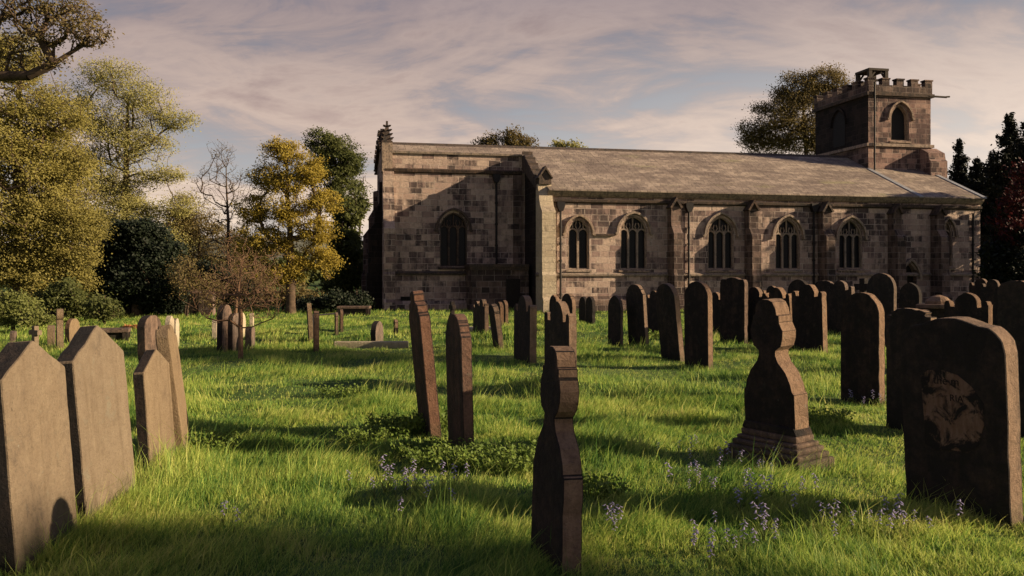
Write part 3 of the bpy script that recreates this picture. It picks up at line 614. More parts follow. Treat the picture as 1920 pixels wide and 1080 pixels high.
    for i in range(nu):
        for w0 in (W0, W1-th): mer(U0+2*i*mwid, U0+(2*i+1)*mwid, w0, w0+th)
    nw = 6; ml = (W1-W0)/(2*nw-1)
    for i in range(1, nw-1):
        for u0 in (U0, U1-th): mer(u0, u0+th, W0+2*i*ml, W0+(2*i+1)*ml)
    p.box(U0+th, U1-th, W0+th, W1-th, zb2, zb2+0.1); p.build('battlements', WALLDARK, tw, uv=True)
    # bell frame above the south-east corner
    f = MB(); fu0, fu1 = U(1622, W4+0.9), U(1652, W4+0.9); fw0, fw1 = W4+0.45, W4+1.6; fz0, fz1 = zb2, ZZ(1640, 137, W4+1.0)
    for x in (fu0, fu1):
        for y in (fw0, fw1): f.box(x-0.10, x+0.10, y-0.10, y+0.10, fz0, fz1)
    for x, y in ((fu0, fw0), (fu0, fw1)):
        f.box(fu0+0.10, fu1-0.10, y-0.05, y+0.05, zmer-0.1, zmer+0.02)
        f.bar([(fu0, zmer), (fu0+(fu1-fu0)*0.35, fz1)], 0.09, y-0.04, y+0.04); f.bar([(fu1, zmer), (fu1-(fu1-fu0)*0.35, fz1)], 0.09, y-0.04, y+0.04)
    f.box(fu0+0.10, fu1-0.10, fw1-0.03, fw1+0.03, fz0, zmer+0.1); f.box(fu0-0.12, fu1+0.12, fw0-0.12, fw1+0.12, fz1, fz1+0.13); f.build('bell_frame', TIMBER, tw)
    f = MB(); f.tube([(UT1-0.2, W4-0.12, zt_par-0.02), (UT1+0.95, W4-0.12, zt_par-0.04)], 0.06, 8); f.tube([(UT1+0.9, W4-0.12, zt_par-0.02), (UT1+1.15, W4-0.12, zt_par+0.0)], 0.05, 8); f.build('waterspout', TIMBER, tw)
    q = MB(); ud = U(1636, W4); q.tube([(ud, W4-0.2, zroof(4.1)+0.1), (ud, W4-0.2, zt_top+0.1)], 0.05, 8); q.build('downpipe', IRON, tw)
    bq = MB(); b0, b1 = U(1722, W4), U(1757, W4); zq = zt_str-0.14
    bq.prism_y([(b0, 3), (b1+0.25, 3), (b1+0.25, ZZ(1740, 308, W4)), (b1+0.06, ZZ(1740, 292, W4)), (UT1+0.15, zq), (b0, zq)], W4+0.02, W4+0.9)
    bq.prism_x([(W4+0.02, 3), (W4-0.95, 3), (W4-0.95, ZZ(1740, 306, W4)), (W4-0.8, ZZ(1740, 302, W4)), (W4-0.72, ZZ(1740, 290, W4)), (W4+0.02, zq)], b0+0.1, b1-0.05)
    bq.build('buttress', TOWERWALL, tw, uv=True)
build_church()

# ------------------------------------------------------------------ gravestones
def prof(kind, W, H):
    h = W/2; zb = -0.3
    def arcp(cx, cz, rx, rz, a0, a1, n=10): return [(cx+rx*math.cos(math.radians(a0+(a1-a0)*i/n)), cz+rz*math.sin(math.radians(a0+(a1-a0)*i/n))) for i in range(n+1)]
    if kind == 'gable': top = [(h, H-0.42*W*0.6), (0.0, H), (-h, H-0.42*W*0.6)]
    elif kind == 'round': top = arcp(0, H-h, h, h, 0, 180, 18)
    elif kind == 'flatround': top = arcp(0, H-h*0.55, h, h*0.55, 0, 180, 18)
    elif kind == 'slab': top = arcp(h*0.72, H-h*0.42, h*0.28, h*0.34, 0, 62, 5)+arcp(0, H-h*0.75, h*0.95, h*0.75, 58, 122, 10)+arcp(-h*0.72, H-h*0.42, h*0.28, h*0.34, 118, 180, 5)
    elif kind == 'big': top = arcp(h*0.52, H-h*0.58, h*0.48, h*0.46, 0, 66, 8)+arcp(0, H-h*1.6, h*1.4, h*1.6, 62, 118, 10)[1:-1]+arcp(-h*0.52, H-h*0.58, h*0.48, h*0.46, 114, 180, 8)
    elif kind == 'point': top = [(h, H-W*0.55)]+arch(0, h*0.98, H-W*0.55, W*0.55, 7)+[(-h, H-W*0.55)]
    elif kind == 'scallop':
        e = h*0.26; r = h*0.52
        top = [(h, H-r*0.95)]+arcp(h-e*0.5, H-r*0.95, e*0.5, e*0.55, 0, 150, 5)+[(h-e*1.05, H-r*1.15), (r*0.98, H-r*1.2)]+arcp(0, H-r, r, r, 5, 175, 12)+[(-r*0.98, H-r*1.2), (-h+e*1.05, H-r*1.15)]+arcp(-h+e*0.5, H-r*0.95, e*0.5, e*0.55, 30, 180, 5)+[(-h, H-r*0.95)]
    elif kind == 'shoulder':
        r = h*0.55; top = [(h, H-0.33*W), (h*0.86, H-0.27*W), (h*0.80, H-0.17*W), (r*1.2, H-0.13*W), (r*1.15, H-0.09*W)]+arcp(0, H-0.09*W, r, 0.09*W, 20, 160, 8)
        top += [(-x, z) for x, z in top[4::-1]]
    elif kind == 'step':
        top = [(h, H-0.52*W), (h*0.95, H-0.42*W), (h*0.78, H-0.38*W), (h*0.74, H-0.24*W), (h*0.36, H-0.20*W), (h*0.3, H-0.05*W)]+arcp(0, H-0.05*W, h*0.24, 0.05*W, 10, 170, 6)
        top += [(-x, z) for x, z in top[5::-1]]
    elif kind == 'cushion':
        r = h*0.72; top = [(h, H-0.16*W), (r*1.1, H-0.16*W), (r*1.02, H-0.12*W), (r*1.12, H-0.07*W)]+arcp(0, H-0.08*W, r, 0.08*W, 12, 168, 10)
        top += [(-x, z) for x, z in top[3::-1]]
    elif kind == 'rough': top = [(h, H-0.10), (h*0.7, H-0.03), (h*0.4, H-0.07), (h*0.1, H), (-h*0.3, H-0.02), (-h*0.6, H-0.09), (-h, H-0.12)]
    elif kind == 'disc': 
        r = h*0.62; top = [(h, H*0.18), (h*0.75, H*0.42), (h*0.36, H*0.62), (h*0.30, H-2*r+0.02)]+arcp(0, H-r, r, r, -55, 235, 18)+[(-h*0.30, H-2*r+0.02), (-h*0.36, H*0.62), (-h*0.75, H*0.42), (-h, H*0.18)]
    elif kind == 'cross':
        a = h*0.34; z1 = H-h*1.2; z2 = H-h*0.55; top = [(h*0.8, H*0.12), (a*1.3, H*0.3), (a, z1), (h, z1), (h, z2), (a, z2), (a, H), (-a, H), (-a, z2), (-h, z2), (-h, z1), (-a, z1), (-a*1.3, H*0.3), (-h*0.8, H*0.12)]
    elif kind == 'finial':
        k = H; r = [(h, 0.44*k), (h*0.92, 0.455*k), (h*0.86, 0.50*k), (h*0.70, 0.565*k), (h*0.42, 0.625*k), (h*0.33, 0.665*k), (h*0.33, 0.69*k), (h*0.37, 0.695*k), (h*0.54, 0.72*k), (h*0.63, 0.765*k), (h*0.64, 0.81*k), (h*0.56, 0.862*k), (h*0.52, 0.868*k), (h*0.52, 0.905*k), (h*0.43, 0.91*k), (h*0.40, 0.945*k), (h*0.30, 0.985*k), (h*0.12, k)]
        top = r+[(-x, z) for x, z in r[::-1]]
    pts = [(-h, zb), (h, zb)]+top; R = random.Random(int(W*1e4)+int(H*1e4)*7+len(kind)); out = []
    for i, a in enumerate(pts):
        b = pts[(i+1) % len(pts)]; L = math.hypot(b[0]-a[0], b[1]-a[1]); n = max(1, int(L/0.11)) if i else 1
        for q in range(n):
            f = q/n; x, z = a[0]+(b[0]-a[0])*f, a[1]+(b[1]-a[1])*f; j = 0.0045 if R.random() > 0.07 else 0.013
            if z > 0.02: x += -math.copysign(abs(R.gauss(0, j)), x) if abs(x) > 0.02 else 0; z += R.gauss(0, j*0.6)
            out.append((x, z))
    return out
GRP = 'headstones standing in the churchyard grass'
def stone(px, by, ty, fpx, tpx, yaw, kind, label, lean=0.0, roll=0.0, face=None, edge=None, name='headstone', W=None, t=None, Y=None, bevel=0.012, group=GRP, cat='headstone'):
    face = face or SOOTSHADE; edge = edge or EDGE  # by default the face turned from the sun is coloured darker, the sunlit edge lighter
    Y = Y or (1.69*F)/(by-HY); X = (px-CX)/F*Y; vx = X/Y; ps = math.radians(yaw); g = zg(X, Y)
    H = EYE-(ty-HY)/F*Y-g
    W = W or min(1.0, max(0.3, fpx*Y/F/max(0.1, abs(math.cos(ps)-vx*math.sin(ps)))))
    t = t or min(0.2, max(0.075, tpx*Y/F/max(0.15, abs(-math.sin(ps)-vx*math.cos(ps)))))
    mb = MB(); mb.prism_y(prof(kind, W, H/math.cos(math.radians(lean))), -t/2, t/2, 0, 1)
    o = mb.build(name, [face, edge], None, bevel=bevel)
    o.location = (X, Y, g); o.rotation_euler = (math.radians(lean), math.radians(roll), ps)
    tag(o, label, cat, group); return o, W, H, t

STONES = [  # on the tan stones the dark edge material stands for the unlit side
 # px, base y, top y, face px, edge px, yaw, kind, label, opts
 (70, 1062, 640, 0, 0, -88, 'gable', 'tan gabled headstone cut by the left edge, bearing a dark pointed shadow', dict(Y=5.6, W=0.80, t=0.16, lean=4.5, face=TAN, edge=SOOTSHADE)),
 (198, 968, 611, 0, 0, -88, 'gable', 'tallest tan gabled headstone, second from the left in the front row', dict(Y=6.55, W=0.88, t=0.13, lean=5, face=TAN, edge=SOOTSHADE)),
 (299, 878, 655, 0, 0, -88, 'gable', 'smallest gabled tan headstone with a steep top, third from the left', dict(Y=8.2, W=0.70, t=0.10, lean=4, face=TAN, edge=SOOTSHADE)),
 (343, 860, 609, 0, 0, -78, 'rough', 'narrow leaning tan slab with a broken rough top behind the small gabled stone', dict(Y=8.75, W=0.50, t=0.12, lean=7.5, face=TAN, edge=TAN)),
 (284, 700, 591, 0, 0, -88, 'flatround', 'broad dark brown headstone directly behind the small gabled stone', dict(Y=14.5, W=0.75, t=0.13, lean=2, face=GREY, edge=SOOTSHADE)),
 (318, 655, 592, 0, 0, -85, 'point', 'pale slender pointed headstone behind the broken topped slab', dict(Y=20, W=0.4, t=0.1, face=PALE, edge=PALE)),
 (329, 650, 597, 0, 0, -82, 'shoulder', 'small pale shouldered headstone right of the pale pointed one', dict(Y=22, W=0.4, t=0.1, face=PALE, edge=TAN)),
 (66, 660, 611, 0, 0, -30, 'cross', 'little pale stone cross behind the leftmost tan headstone', dict(Y=18, W=0.3, t=0.1, face=TAN, edge=TAN, name='cross_headstone')),
 (112, 658, 579, 0, 0, -60, 'disc', 'tall brown grave marker with a round disc head on a narrow neck', dict(Y=20.8, W=0.42, t=0.14, face=GREY, edge=TAN, name='disc_headstone')),
 (136, 645, 597, 0, 0, -95, 'round', 'pale sunlit round topped headstone right of the disc headed marker', dict(Y=22.5, W=0.48, t=0.12, face=TAN, edge=TANEDGE)),
 (96, 650, 610, 0, 0, -70, 'flatround', 'short pillar like headstone left of the disc headed marker', dict(Y=21.5, W=0.28, t=0.14, face=GREY, edge=TAN)),
 (25, 645, 620, 0, 0, -70, 'flatround', 'low dark headstone under the bright green bush at far left', dict(Y=22.5, W=0.3, t=0.12, face=GREY, edge=GREY)),
 (421, 655, 571, 0, 0, -92, 'round', 'tallest round topped headstone behind the bare sapling', dict(Y=20.5, W=0.62, t=0.14, face=GREY, edge=SOOTSHADE)),
 (440, 653, 587, 0, 0, -92, 'flatround', 'brown headstone close on the right of the tallest one behind the sapling', dict(Y=20.8, W=0.60, t=0.12, face=GREY, edge=SOOTSHADE)),
 (403, 632, 600, 0, 0, -80, 'flatround', 'short pale headstone left of the pair behind the sapling', dict(Y=24, W=0.3, t=0.12, face=PALE, edge=PALE)),
 (451, 628, 586, 0, 0, -92, 'round', 'pale round topped headstone just behind the sapling trunk', dict(Y=25, W=0.55, t=0.12, face=PALE, edge=PALE)),
 (469, 648, 612, 0, 0, -85, 'flatround', 'low dark square headstone right of the sapling trunk', dict(Y=21.5, W=0.42, t=0.16, face=GREY, edge=SOOTSHADE)),
 (472, 612, 587, 0, 0, -80, 'flatround', 'tiny pale headstone far beyond the sapling', dict(Y=30, W=0.3, t=0.12, face=PALE, edge=PALE)),
 (583, 638, 568, 0, 0, -74, 'step', 'slim pale headstone leaning left, seen edge on, with stepped head', dict(Y=23.3, W=0.5, t=0.11, lean=3, face=SOOTSHADE, edge=TAN)),
 (593, 653, 583, 0, 0, -76, 'shoulder', 'dark slim headstone with shoulders just in front of the slim pale one', dict(Y=20.8, W=0.5, t=0.12, face=SOOTSHADE, edge=TANEDGE)),
 (631, 624, 586, 0, 0, -76, 'flatround', 'short slim headstone seen edge on at the near end of the iron rail', dict(Y=26, W=0.5, t=0.09, face=SOOTSHADE, edge=EDGE)),
 (640, 617, 580, 0, 0, -76, 'flatround', 'slim headstone seen edge on behind the iron rail end', dict(Y=28, W=0.55, t=0.10, face=SOOTSHADE, edge=TANEDGE)),
 (707, 641, 602, 0, 0, -100, 'round', 'low round topped brown headstone behind the long pale kerb', dict(Y=22.8, W=0.62, t=0.14, face=GREY, edge=SOOTSHADE)),
 (742, 630, 599, 0, 0, -76, 'flatround', 'tiny slim headstone right of the low round topped one by the kerb', dict(Y=25, W=0.35, t=0.10, face=SOOTSHADE, edge=EDGE)),
 (807, 803, 545, 22, 20, -73, 'step', 'tall leaning headstone with stepped top, left of the two red brown stones', dict(lean=5.5, W=0.62, t=0.125, edge=REDEDGE, face=REDSOOTSHADE)),
 (864, 837, 588, 30, 18, -72, 'shoulder', 'shorter red brown headstone with shouldered top, right of the two', dict(lean=1.5, W=0.62, t=0.11, edge=REDEDGE, face=REDSOOTSHADE)),
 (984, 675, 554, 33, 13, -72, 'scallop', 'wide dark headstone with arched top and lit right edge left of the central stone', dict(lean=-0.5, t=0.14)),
 (1050, 728, 565, 44, 16, -70, 'scallop', 'scalloped headstone directly behind the central finial stone', dict(W=0.95, t=0.12)),
 (1040, 615, 553, 0, 0, -66, 'point', 'narrow pointed headstone showing behind the scalloped stone', dict(Y=27, W=0.5, t=0.12)),
 (1066, 612, 550, 0, 0, -66, 'round', 'round topped headstone showing right behind the scalloped stone', dict(Y=28, W=0.75, t=0.14)),
 (896, 630, 565, 0, 0, -70, 'scallop', 'dark scalloped headstone behind its twin before the vestry', dict(Y=26.5, W=0.6, t=0.11)),
 (906, 634, 561, 0, 0, -70, 'scallop', 'dark scalloped headstone in front of its twin before the vestry', dict(Y=24.5, W=0.62, t=0.12, edge=TANEDGE)),
 (936, 650, 570, 0, 0, -70, 'round', 'dark narrow headstone leaning to the left before the vestry', dict(Y=21.3, W=0.42, t=0.14, lean=8, edge=TANEDGE)),
 (937, 604, 566, 0, 0, -70, 'point', 'small dark pointed headstone beyond the leaning narrow one', dict(Y=31, W=0.5, t=0.12, edge=TANEDGE)),
 (946, 602, 563, 0, 0, -70, 'point', 'small dark pointed headstone nearest the vestry door', dict(Y=32, W=0.5, t=0.12, edge=TANEDGE)),
 (848, 598, 565, 0, 0, -70, 'cross', 'small dark cross before the chancel wall', dict(Y=34, W=0.5, t=0.14, face=SOOTSHADE, edge=SOOTSHADE, name='cross_headstone')),
 (1094, 600, 556, 0, 0, -66, 'point', 'left of a dark pointed pair below the first aisle window', dict(Y=33, W=0.5, t=0.12, edge=SOOTSHADE)),
 (1107, 601, 556, 0, 0, -66, 'point', 'right of a dark pointed pair below the first aisle window', dict(Y=32, W=0.52, t=0.12, edge=SOOTSHADE)),
 (1154, 648, 554, 24, 4, -62, 'point', 'small dark pointed headstone left of the leaning shouldered one', dict(edge=GREY)),
 (1198, 648, 533, 32, 7, -62, 'shoulder', 'shouldered headstone leaning left before the second aisle window', dict(lean=4, edge=EDGE)),
 (1228, 630, 545, 0, 0, -62, 'scallop', 'dark headstone half hidden behind the leaning round topped one', dict(Y=26, W=0.7, t=0.12)),
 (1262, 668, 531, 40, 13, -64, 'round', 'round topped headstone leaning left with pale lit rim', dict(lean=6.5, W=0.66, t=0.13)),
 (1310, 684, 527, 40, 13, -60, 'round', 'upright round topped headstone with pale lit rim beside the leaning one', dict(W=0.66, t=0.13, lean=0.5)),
 (1343, 632, 548, 0, 0, -62, 'scallop', 'dark headstone half hidden right of the upright round topped one', dict(Y=27, W=0.7, t=0.12)),
 (1376, 640, 520, 38, 7, -58, 'slab', 'tall dark square shouldered headstone between aisle buttresses', dict(W=0.85, t=0.14, edge=GREY)),
 (1416, 640, 538, 34, 4, -60, 'scallop', 'dark scalloped headstone left behind the tall finial monument', dict(W=0.8, t=0.12)),
 (1466, 652, 538, 40, 12, -60, 'scallop', 'scalloped headstone leaning left, right behind the finial monument', dict(lean=6, W=0.82, t=0.14)),
 (1519, 659, 533, 46, 9, -60, 'scallop', 'large scalloped headstone with bright lit edge before the fifth window', dict(lean=2, W=0.86, t=0.14)),
 (1498, 640, 524, 0, 0, -60, 'round', 'dark round topped headstone rising behind the large scalloped one', dict(Y=25, W=0.75, t=0.12, edge=SOOTSHADE)),
 (1448, 628, 536, 0, 0, -60, 'scallop', 'far dark scalloped headstone between the two scalloped ones', dict(Y=28, W=0.8, t=0.12)),
 (1547, 625, 526, 0, 0, -60, 'flatround', 'left of two wide dark headstones below the fifth window', dict(Y=27, W=0.85, t=0.14, edge=GREY)),
 (1576, 628, 526, 0, 0, -60, 'scallop', 'right of two wide dark headstones below the fifth window', dict(Y=26.5, W=0.9, t=0.14, edge=GREY)),
 (1619, 620, 522, 0, 0, -60, 'cross', 'dark weathered cross beside the tall round topped headstone', dict(Y=28, W=0.6, t=0.16, face=SOOTSHADE, edge=SOOTSHADE, name='cross_headstone')),
 (1653, 650, 512, 44, 6, -58, 'round', 'tallest dark round topped headstone in the right middle', dict(Y=21, W=0.72, t=0.12, edge=TANEDGE)),
 (1617, 745, 548, 62, 14, -60, 'round', 'broad round topped headstone with lit rim behind the square topped one', dict(W=0.64, t=0.13)),
 (1708, 772, 578, 72, 6, -58, 'cushion', 'dark headstone with cushion top hidden behind the big inscribed stone', dict(Y=10.2, W=0.56, t=0.12)),
 (1707, 600, 530, 0, 0, -58, 'point', 'dark headstone standing before the small arched door', dict(Y=32, W=0.8, t=0.16, edge=SOOTSHADE)),
 (1815, 640, 549, 0, 0, -58, 'scallop', 'wide scalloped headstone with lit rim right behind the big inscribed stone', dict(Y=16, W=0.82, t=0.13, edge=TANEDGE)),
 (1840, 605, 522, 0, 0, -58, 'scallop', 'far dark scalloped headstone at the west end of the church', dict(Y=31, W=0.8, t=0.14, edge=GREY)),
 (1862, 605, 524, 0, 0, -58, 'scallop', 'farthest right dark scalloped headstone under the dark bushes', dict(Y=30, W=0.8, t=0.14, edge=GREY)),
 (1906, 680, 526, 0, 0, -55, 'flatround', 'tall dark headstone with a lit brown edge at the right border', dict(Y=14.5, W=0.55, t=0.14, edge=REDEDGE, face=SOOTSHADE)),
 (1936, 800, 640, 0, 0, -60, 'flatround', 'brown headstone cut off by the right edge behind the big inscribed stone', dict(Y=9.8, W=0.3, t=0.16, edge=EDGE)),
]
for s in STONES: stone(*s[:8], **s[8])

# central finial stone seen almost edge on
stone(1040, 1055, 650, 0, 0, -73, 'finial', 'central dark finial topped headstone seen almost edge on in the foreground', lean=-1.6, W=0.56, t=0.125, Y=5.45, name='finial_headstone', bevel=0.01)
# finial monument on a moulded base
o, W_, H_, t_ = stone(1458, 870, 560, 0, 0, -58, 'finial', 'finial topped monument on a wide moulded base right of centre', lean=3, W=0.60, t=0.18, Y=8.35, name='finial_monument', bevel=0.012, cat='monument', group='')

b = MB(); h = W_/2
b.prism_y([(-h-0.025, 0.30), (h+0.025, 0.30), (h+0.012, 0.33), (h-0.01, 0.37), (-h+0.01, 0.37), (-h-0.012, 0.33)], -t_/2-0.02, t_/2+0.02)
o2 = b.build('shaft_foot', [SOOTSHADE], o, bevel=0.01)
b = MB()
for (e, z0, z1) in ((0.15, -0.35, 0.10), (0.12, 0.10, 0.15), (0.09, 0.15, 0.20), (0.06, 0.20, 0.24), (0.03, 0.24, 0.30)): b.box(-h-e, h+e, -t_/2-e, t_/2+e, z0, z1-0.001)
b.build('moulded_base', [GREY], o, bevel=0.022)
# the big inscribed stone at the right
o, W_, H_, t_ = stone(1805, 962, 594, 0, 0, -58, 'big', 'large dark headstone with flaked brown inscription at the right front', lean=3.5, W=0.80, t=0.17, Y=6.55, bevel=0.014)
def flaked():
    t = NT('flaked_inscription_face'); n = t.noise(t.obj, 6.5, 6, 0.65, 0.6); sp = t.N.new('ShaderNodeSeparateXYZ'); t.L.new(t.obj, sp.inputs[0]); dx = t.math('DIVIDE', t.math('ADD', sp.outputs[0], 0.01), 0.235); dz = t.math('DIVIDE', t.math('ADD', sp.outputs[2], -0.83), 0.32); n = t.math('ADD', n, t.math('MULTIPLY', t.math('ADD', t.math('MULTIPLY', dx, dx), t.math('MULTIPLY', dz, dz)), 0.11)); n2 = t.noise(t.map(t.obj, (4, 4, 1.2)), 6, 5, 0.65)
    c = t.mix(t.ramp(n2, [(0.35, 0), (0.7, 1)]), (0.11, 0.062, 0.042), (0.18, 0.12, 0.09))
    return t.done(t.mix(t.ramp(n, [(0.56, 0), (0.645, 1)]), c, (0.014, 0.012, 0.012)), 0.9, t.bump(n, 0.5, 0.02))
b = MB(); R = random.Random(3); pl = []
for x, z in ((-0.21, 0.50), (-0.12, 0.46), (0.0, 0.50), (0.12, 0.47), (0.19, 0.55), (0.22, 0.70), (0.23, 0.85), (0.15, 0.97), (0.05, 1.02), (-0.06, 1.05), (-0.18, 1.06), (-0.24, 1.0), (-0.22, 0.85), (-0.23, 0.7)): pl.append((x+R.uniform(-.015, .015), z+R.uniform(-.015, .015)))
b.prism_y(pl, -t_/2-0.003, -t_/2+0.01); ip = b.build('inscription_panel', [flaked()], o)
def text(body, x, z, size, parent, mat, y):
    cu = bpy.data.curves.new('inscription', 'FONT'); cu.body = body; cu.size = size; cu.extrude = 0.001; cu.align_x = 'CENTER'
    ob = bpy.data.objects.new('inscription', cu); COL.objects.link(ob); dg = bpy.context.evaluated_depsgraph_get(); dg.update()
    me = bpy.data.meshes.new_from_object(ob.evaluated_get(dg)); bpy.data.objects.remove(ob); me.materials.append(mat)
    ob = bpy.data.objects.new('inscription', me); COL.objects.link(ob); ob.parent = parent; ob.location = (x, y, z); ob.rotation_euler = (PI/2, 0, 0)
INK = m_plain('black_painted_letter', (0.014, 0.012, 0.012), 0.9)
text('o the m', -0.07, 0.955, 0.085, ip, INK, -t_/2-0.0045); text('RIA', 0.04, 0.84, 0.07, ip, INK, -t_/2-0.0045)

# ledger slabs, kerb, chest tombs, iron rail, boundary wall
def slab(px, py, Y, L, D, h, rz, label, mat, name='ledger_slab'):
    X = (px-CX)/F*Y; m = MB(); m.box(-L/2, L/2, -D/2, D/2, -0.2, h); o = m.build(name, [mat], None, bevel=0.02); o.location = (X, Y, zg(X, Y)); o.rotation_euler = (0.02, 0, rz); tag(o, label, 'grave slab')
slab(696, 648, 21.6, 1.75, 0.22, 0.17, 0.03, 'long pale stone kerb lying in the grass', PALE, 'grave_kerb')
slab(903, 622, 27.5, 1.0, 0.7, 0.15, 0.1, 'flat pale ledger slab beside the dark scalloped twins', PALE)
def chest(px, Y, L, D, h, rz, label):
    X = (px-CX)/F*Y; e = empty('chest_tomb', (X, Y, zg(X, Y)), rz); tag(e, label, 'tomb')
    m = MB(); m.box(-L/2, L/2, -D/2, D/2, -0.2, h-0.1); m.build('chest', [SOOTSHADE], e, bevel=0.015)
    m = MB(); m.box(-L/2-0.09, L/2+0.09, -D/2-0.09, D/2+0.09, h-0.1, h); m.build('top_slab', [GREY], e, bevel=0.02)
    for sx in (-1, 1):
        for sy in (-1, 1): m = MB(); m.box(sx*L/2-0.07, sx*L/2+0.07, sy*D/2-0.07, sy*D/2+0.07, -0.2, h-0.101); m.build('corner_post', [SOOTSHADE], e, bevel=0.01)
    return e
chest(214, 24, 0.6, 0.5, 0.30, 0.3, 'low dark chest tomb behind the tall tan gabled headstone')
chest(664, 39, 1.2, 0.7, 0.40, 0.05, 'dark chest tomb with pale top left of the chancel corner')
chest(1692, 22, 0.9, 0.7, 0.85, -0.3, 'dark square chest tomb below the arched door')
e = chest(1759, 22, 0.75, 0.75, 1.05, -0.5, 'dark pedestal tomb with a small domed stone on top')
m = MB(); m.tube([(0, 0, 1.05), (0, 0, 1.12), (0, 0, 1.22), (0, 0, 1.27)], [0.3, 0.3, 0.2, 0.05], 12); m.build('dome', [EDGE], e)
m = MB(); xa, ya, _ = P(586, 590, 25); xb, yb, _ = P(630, 590, 26.5)
m.tube([(xa, ya, 0.62), (xb, yb, 0.62)], 0.022, 6); m.tube([(xa, ya, -0.1), (xa, ya, 0.66)], 0.028, 6); m.tube([(xb, yb, -0.1), (xb, yb, 0.66)], 0.028, 6)
tag(m.build('grave_railing', IRON), 'thin dark iron rail between two slim headstones', 'railing')
m = MB(); R = random.Random(8)
for i in range(22):
    x0 = -26+i*0.6; y = 38.5+0.05*(x0+26)-0.15*abs(x0+16); m.prism_x([(y, -0.2), (y+0.45, -0.2), (y+0.4, 0.95+R.uniform(-.03, .03)), (y+0.22, 1.06+R.uniform(-.03, .03)), (y+0.05, 0.95)], x0, x0+0.597)
tag(m.build('boundary_wall', WALLDARK, uv=True), 'low dark stone boundary wall under the trees', 'wall')
# ------------------------------------------------------------------ trees
def tube_mesh(A, B, ra, rb, n):
    A, B = np.asarray(A, float), np.asarray(B, float); d = B-A; L = np.linalg.norm(d, axis=1, keepdims=True)+1e-9; d = d/L
    ref = np.where(np.abs(d[:, 2:3]) < 0.9, np.array([[0, 0, 1.0]]), np.array([[1.0, 0, 0]])); u = np.cross(d, ref); u /= np.linalg.norm(u, axis=1, keepdims=True)+1e-9; v = np.cross(d, u)
    k = len(A); ang = np.arange(n)*2*PI/n; V = np.empty((k, 2, n, 3))
    for q, a in enumerate(ang):
        o = u*math.cos(a)+v*math.sin(a); V[:, 0, q] = A+o*ra[:, None]; V[:, 1, q] = B+o*rb[:, None]
    base = (np.arange(k)*2*n)[:, None]; q = np.arange(n); q2 = (q+1) % n
    Q = np.stack([base+q, base+q2, base+n+q2, base+n+q], -1).reshape(-1, 4)
    return V.reshape(-1, 3), Q
def leaf_mesh(C, size, rng, up=0.45, aspect=1.7, flat=1.0):
    n = len(C); nr = rng.normal(size=(n, 3)); nr[:, 2] = np.abs(nr[:, 2])*flat*0.8+up*0.6; nr += np.array([0.85, -0.45, 0.15]); nr /= np.linalg.norm(nr, axis=1, keepdims=True)
    t = rng.normal(size=(n, 3)); t -= nr*np.sum(t*nr, 1, keepdims=True); t /= np.linalg.norm(t, axis=1, keepdims=True); b = np.cross(nr, t)
    s = size*rng.uniform(0.6, 1.3, (n, 1)); a = t*s*aspect*0.5; c = b*s*0.5
    V = np.stack([C-a, C+c+nr*s*0.12, C+a, C-c+nr*s*0.12], 1).reshape(-1, 3); Q = np.arange(4*n).reshape(-1, 4); return V, Q
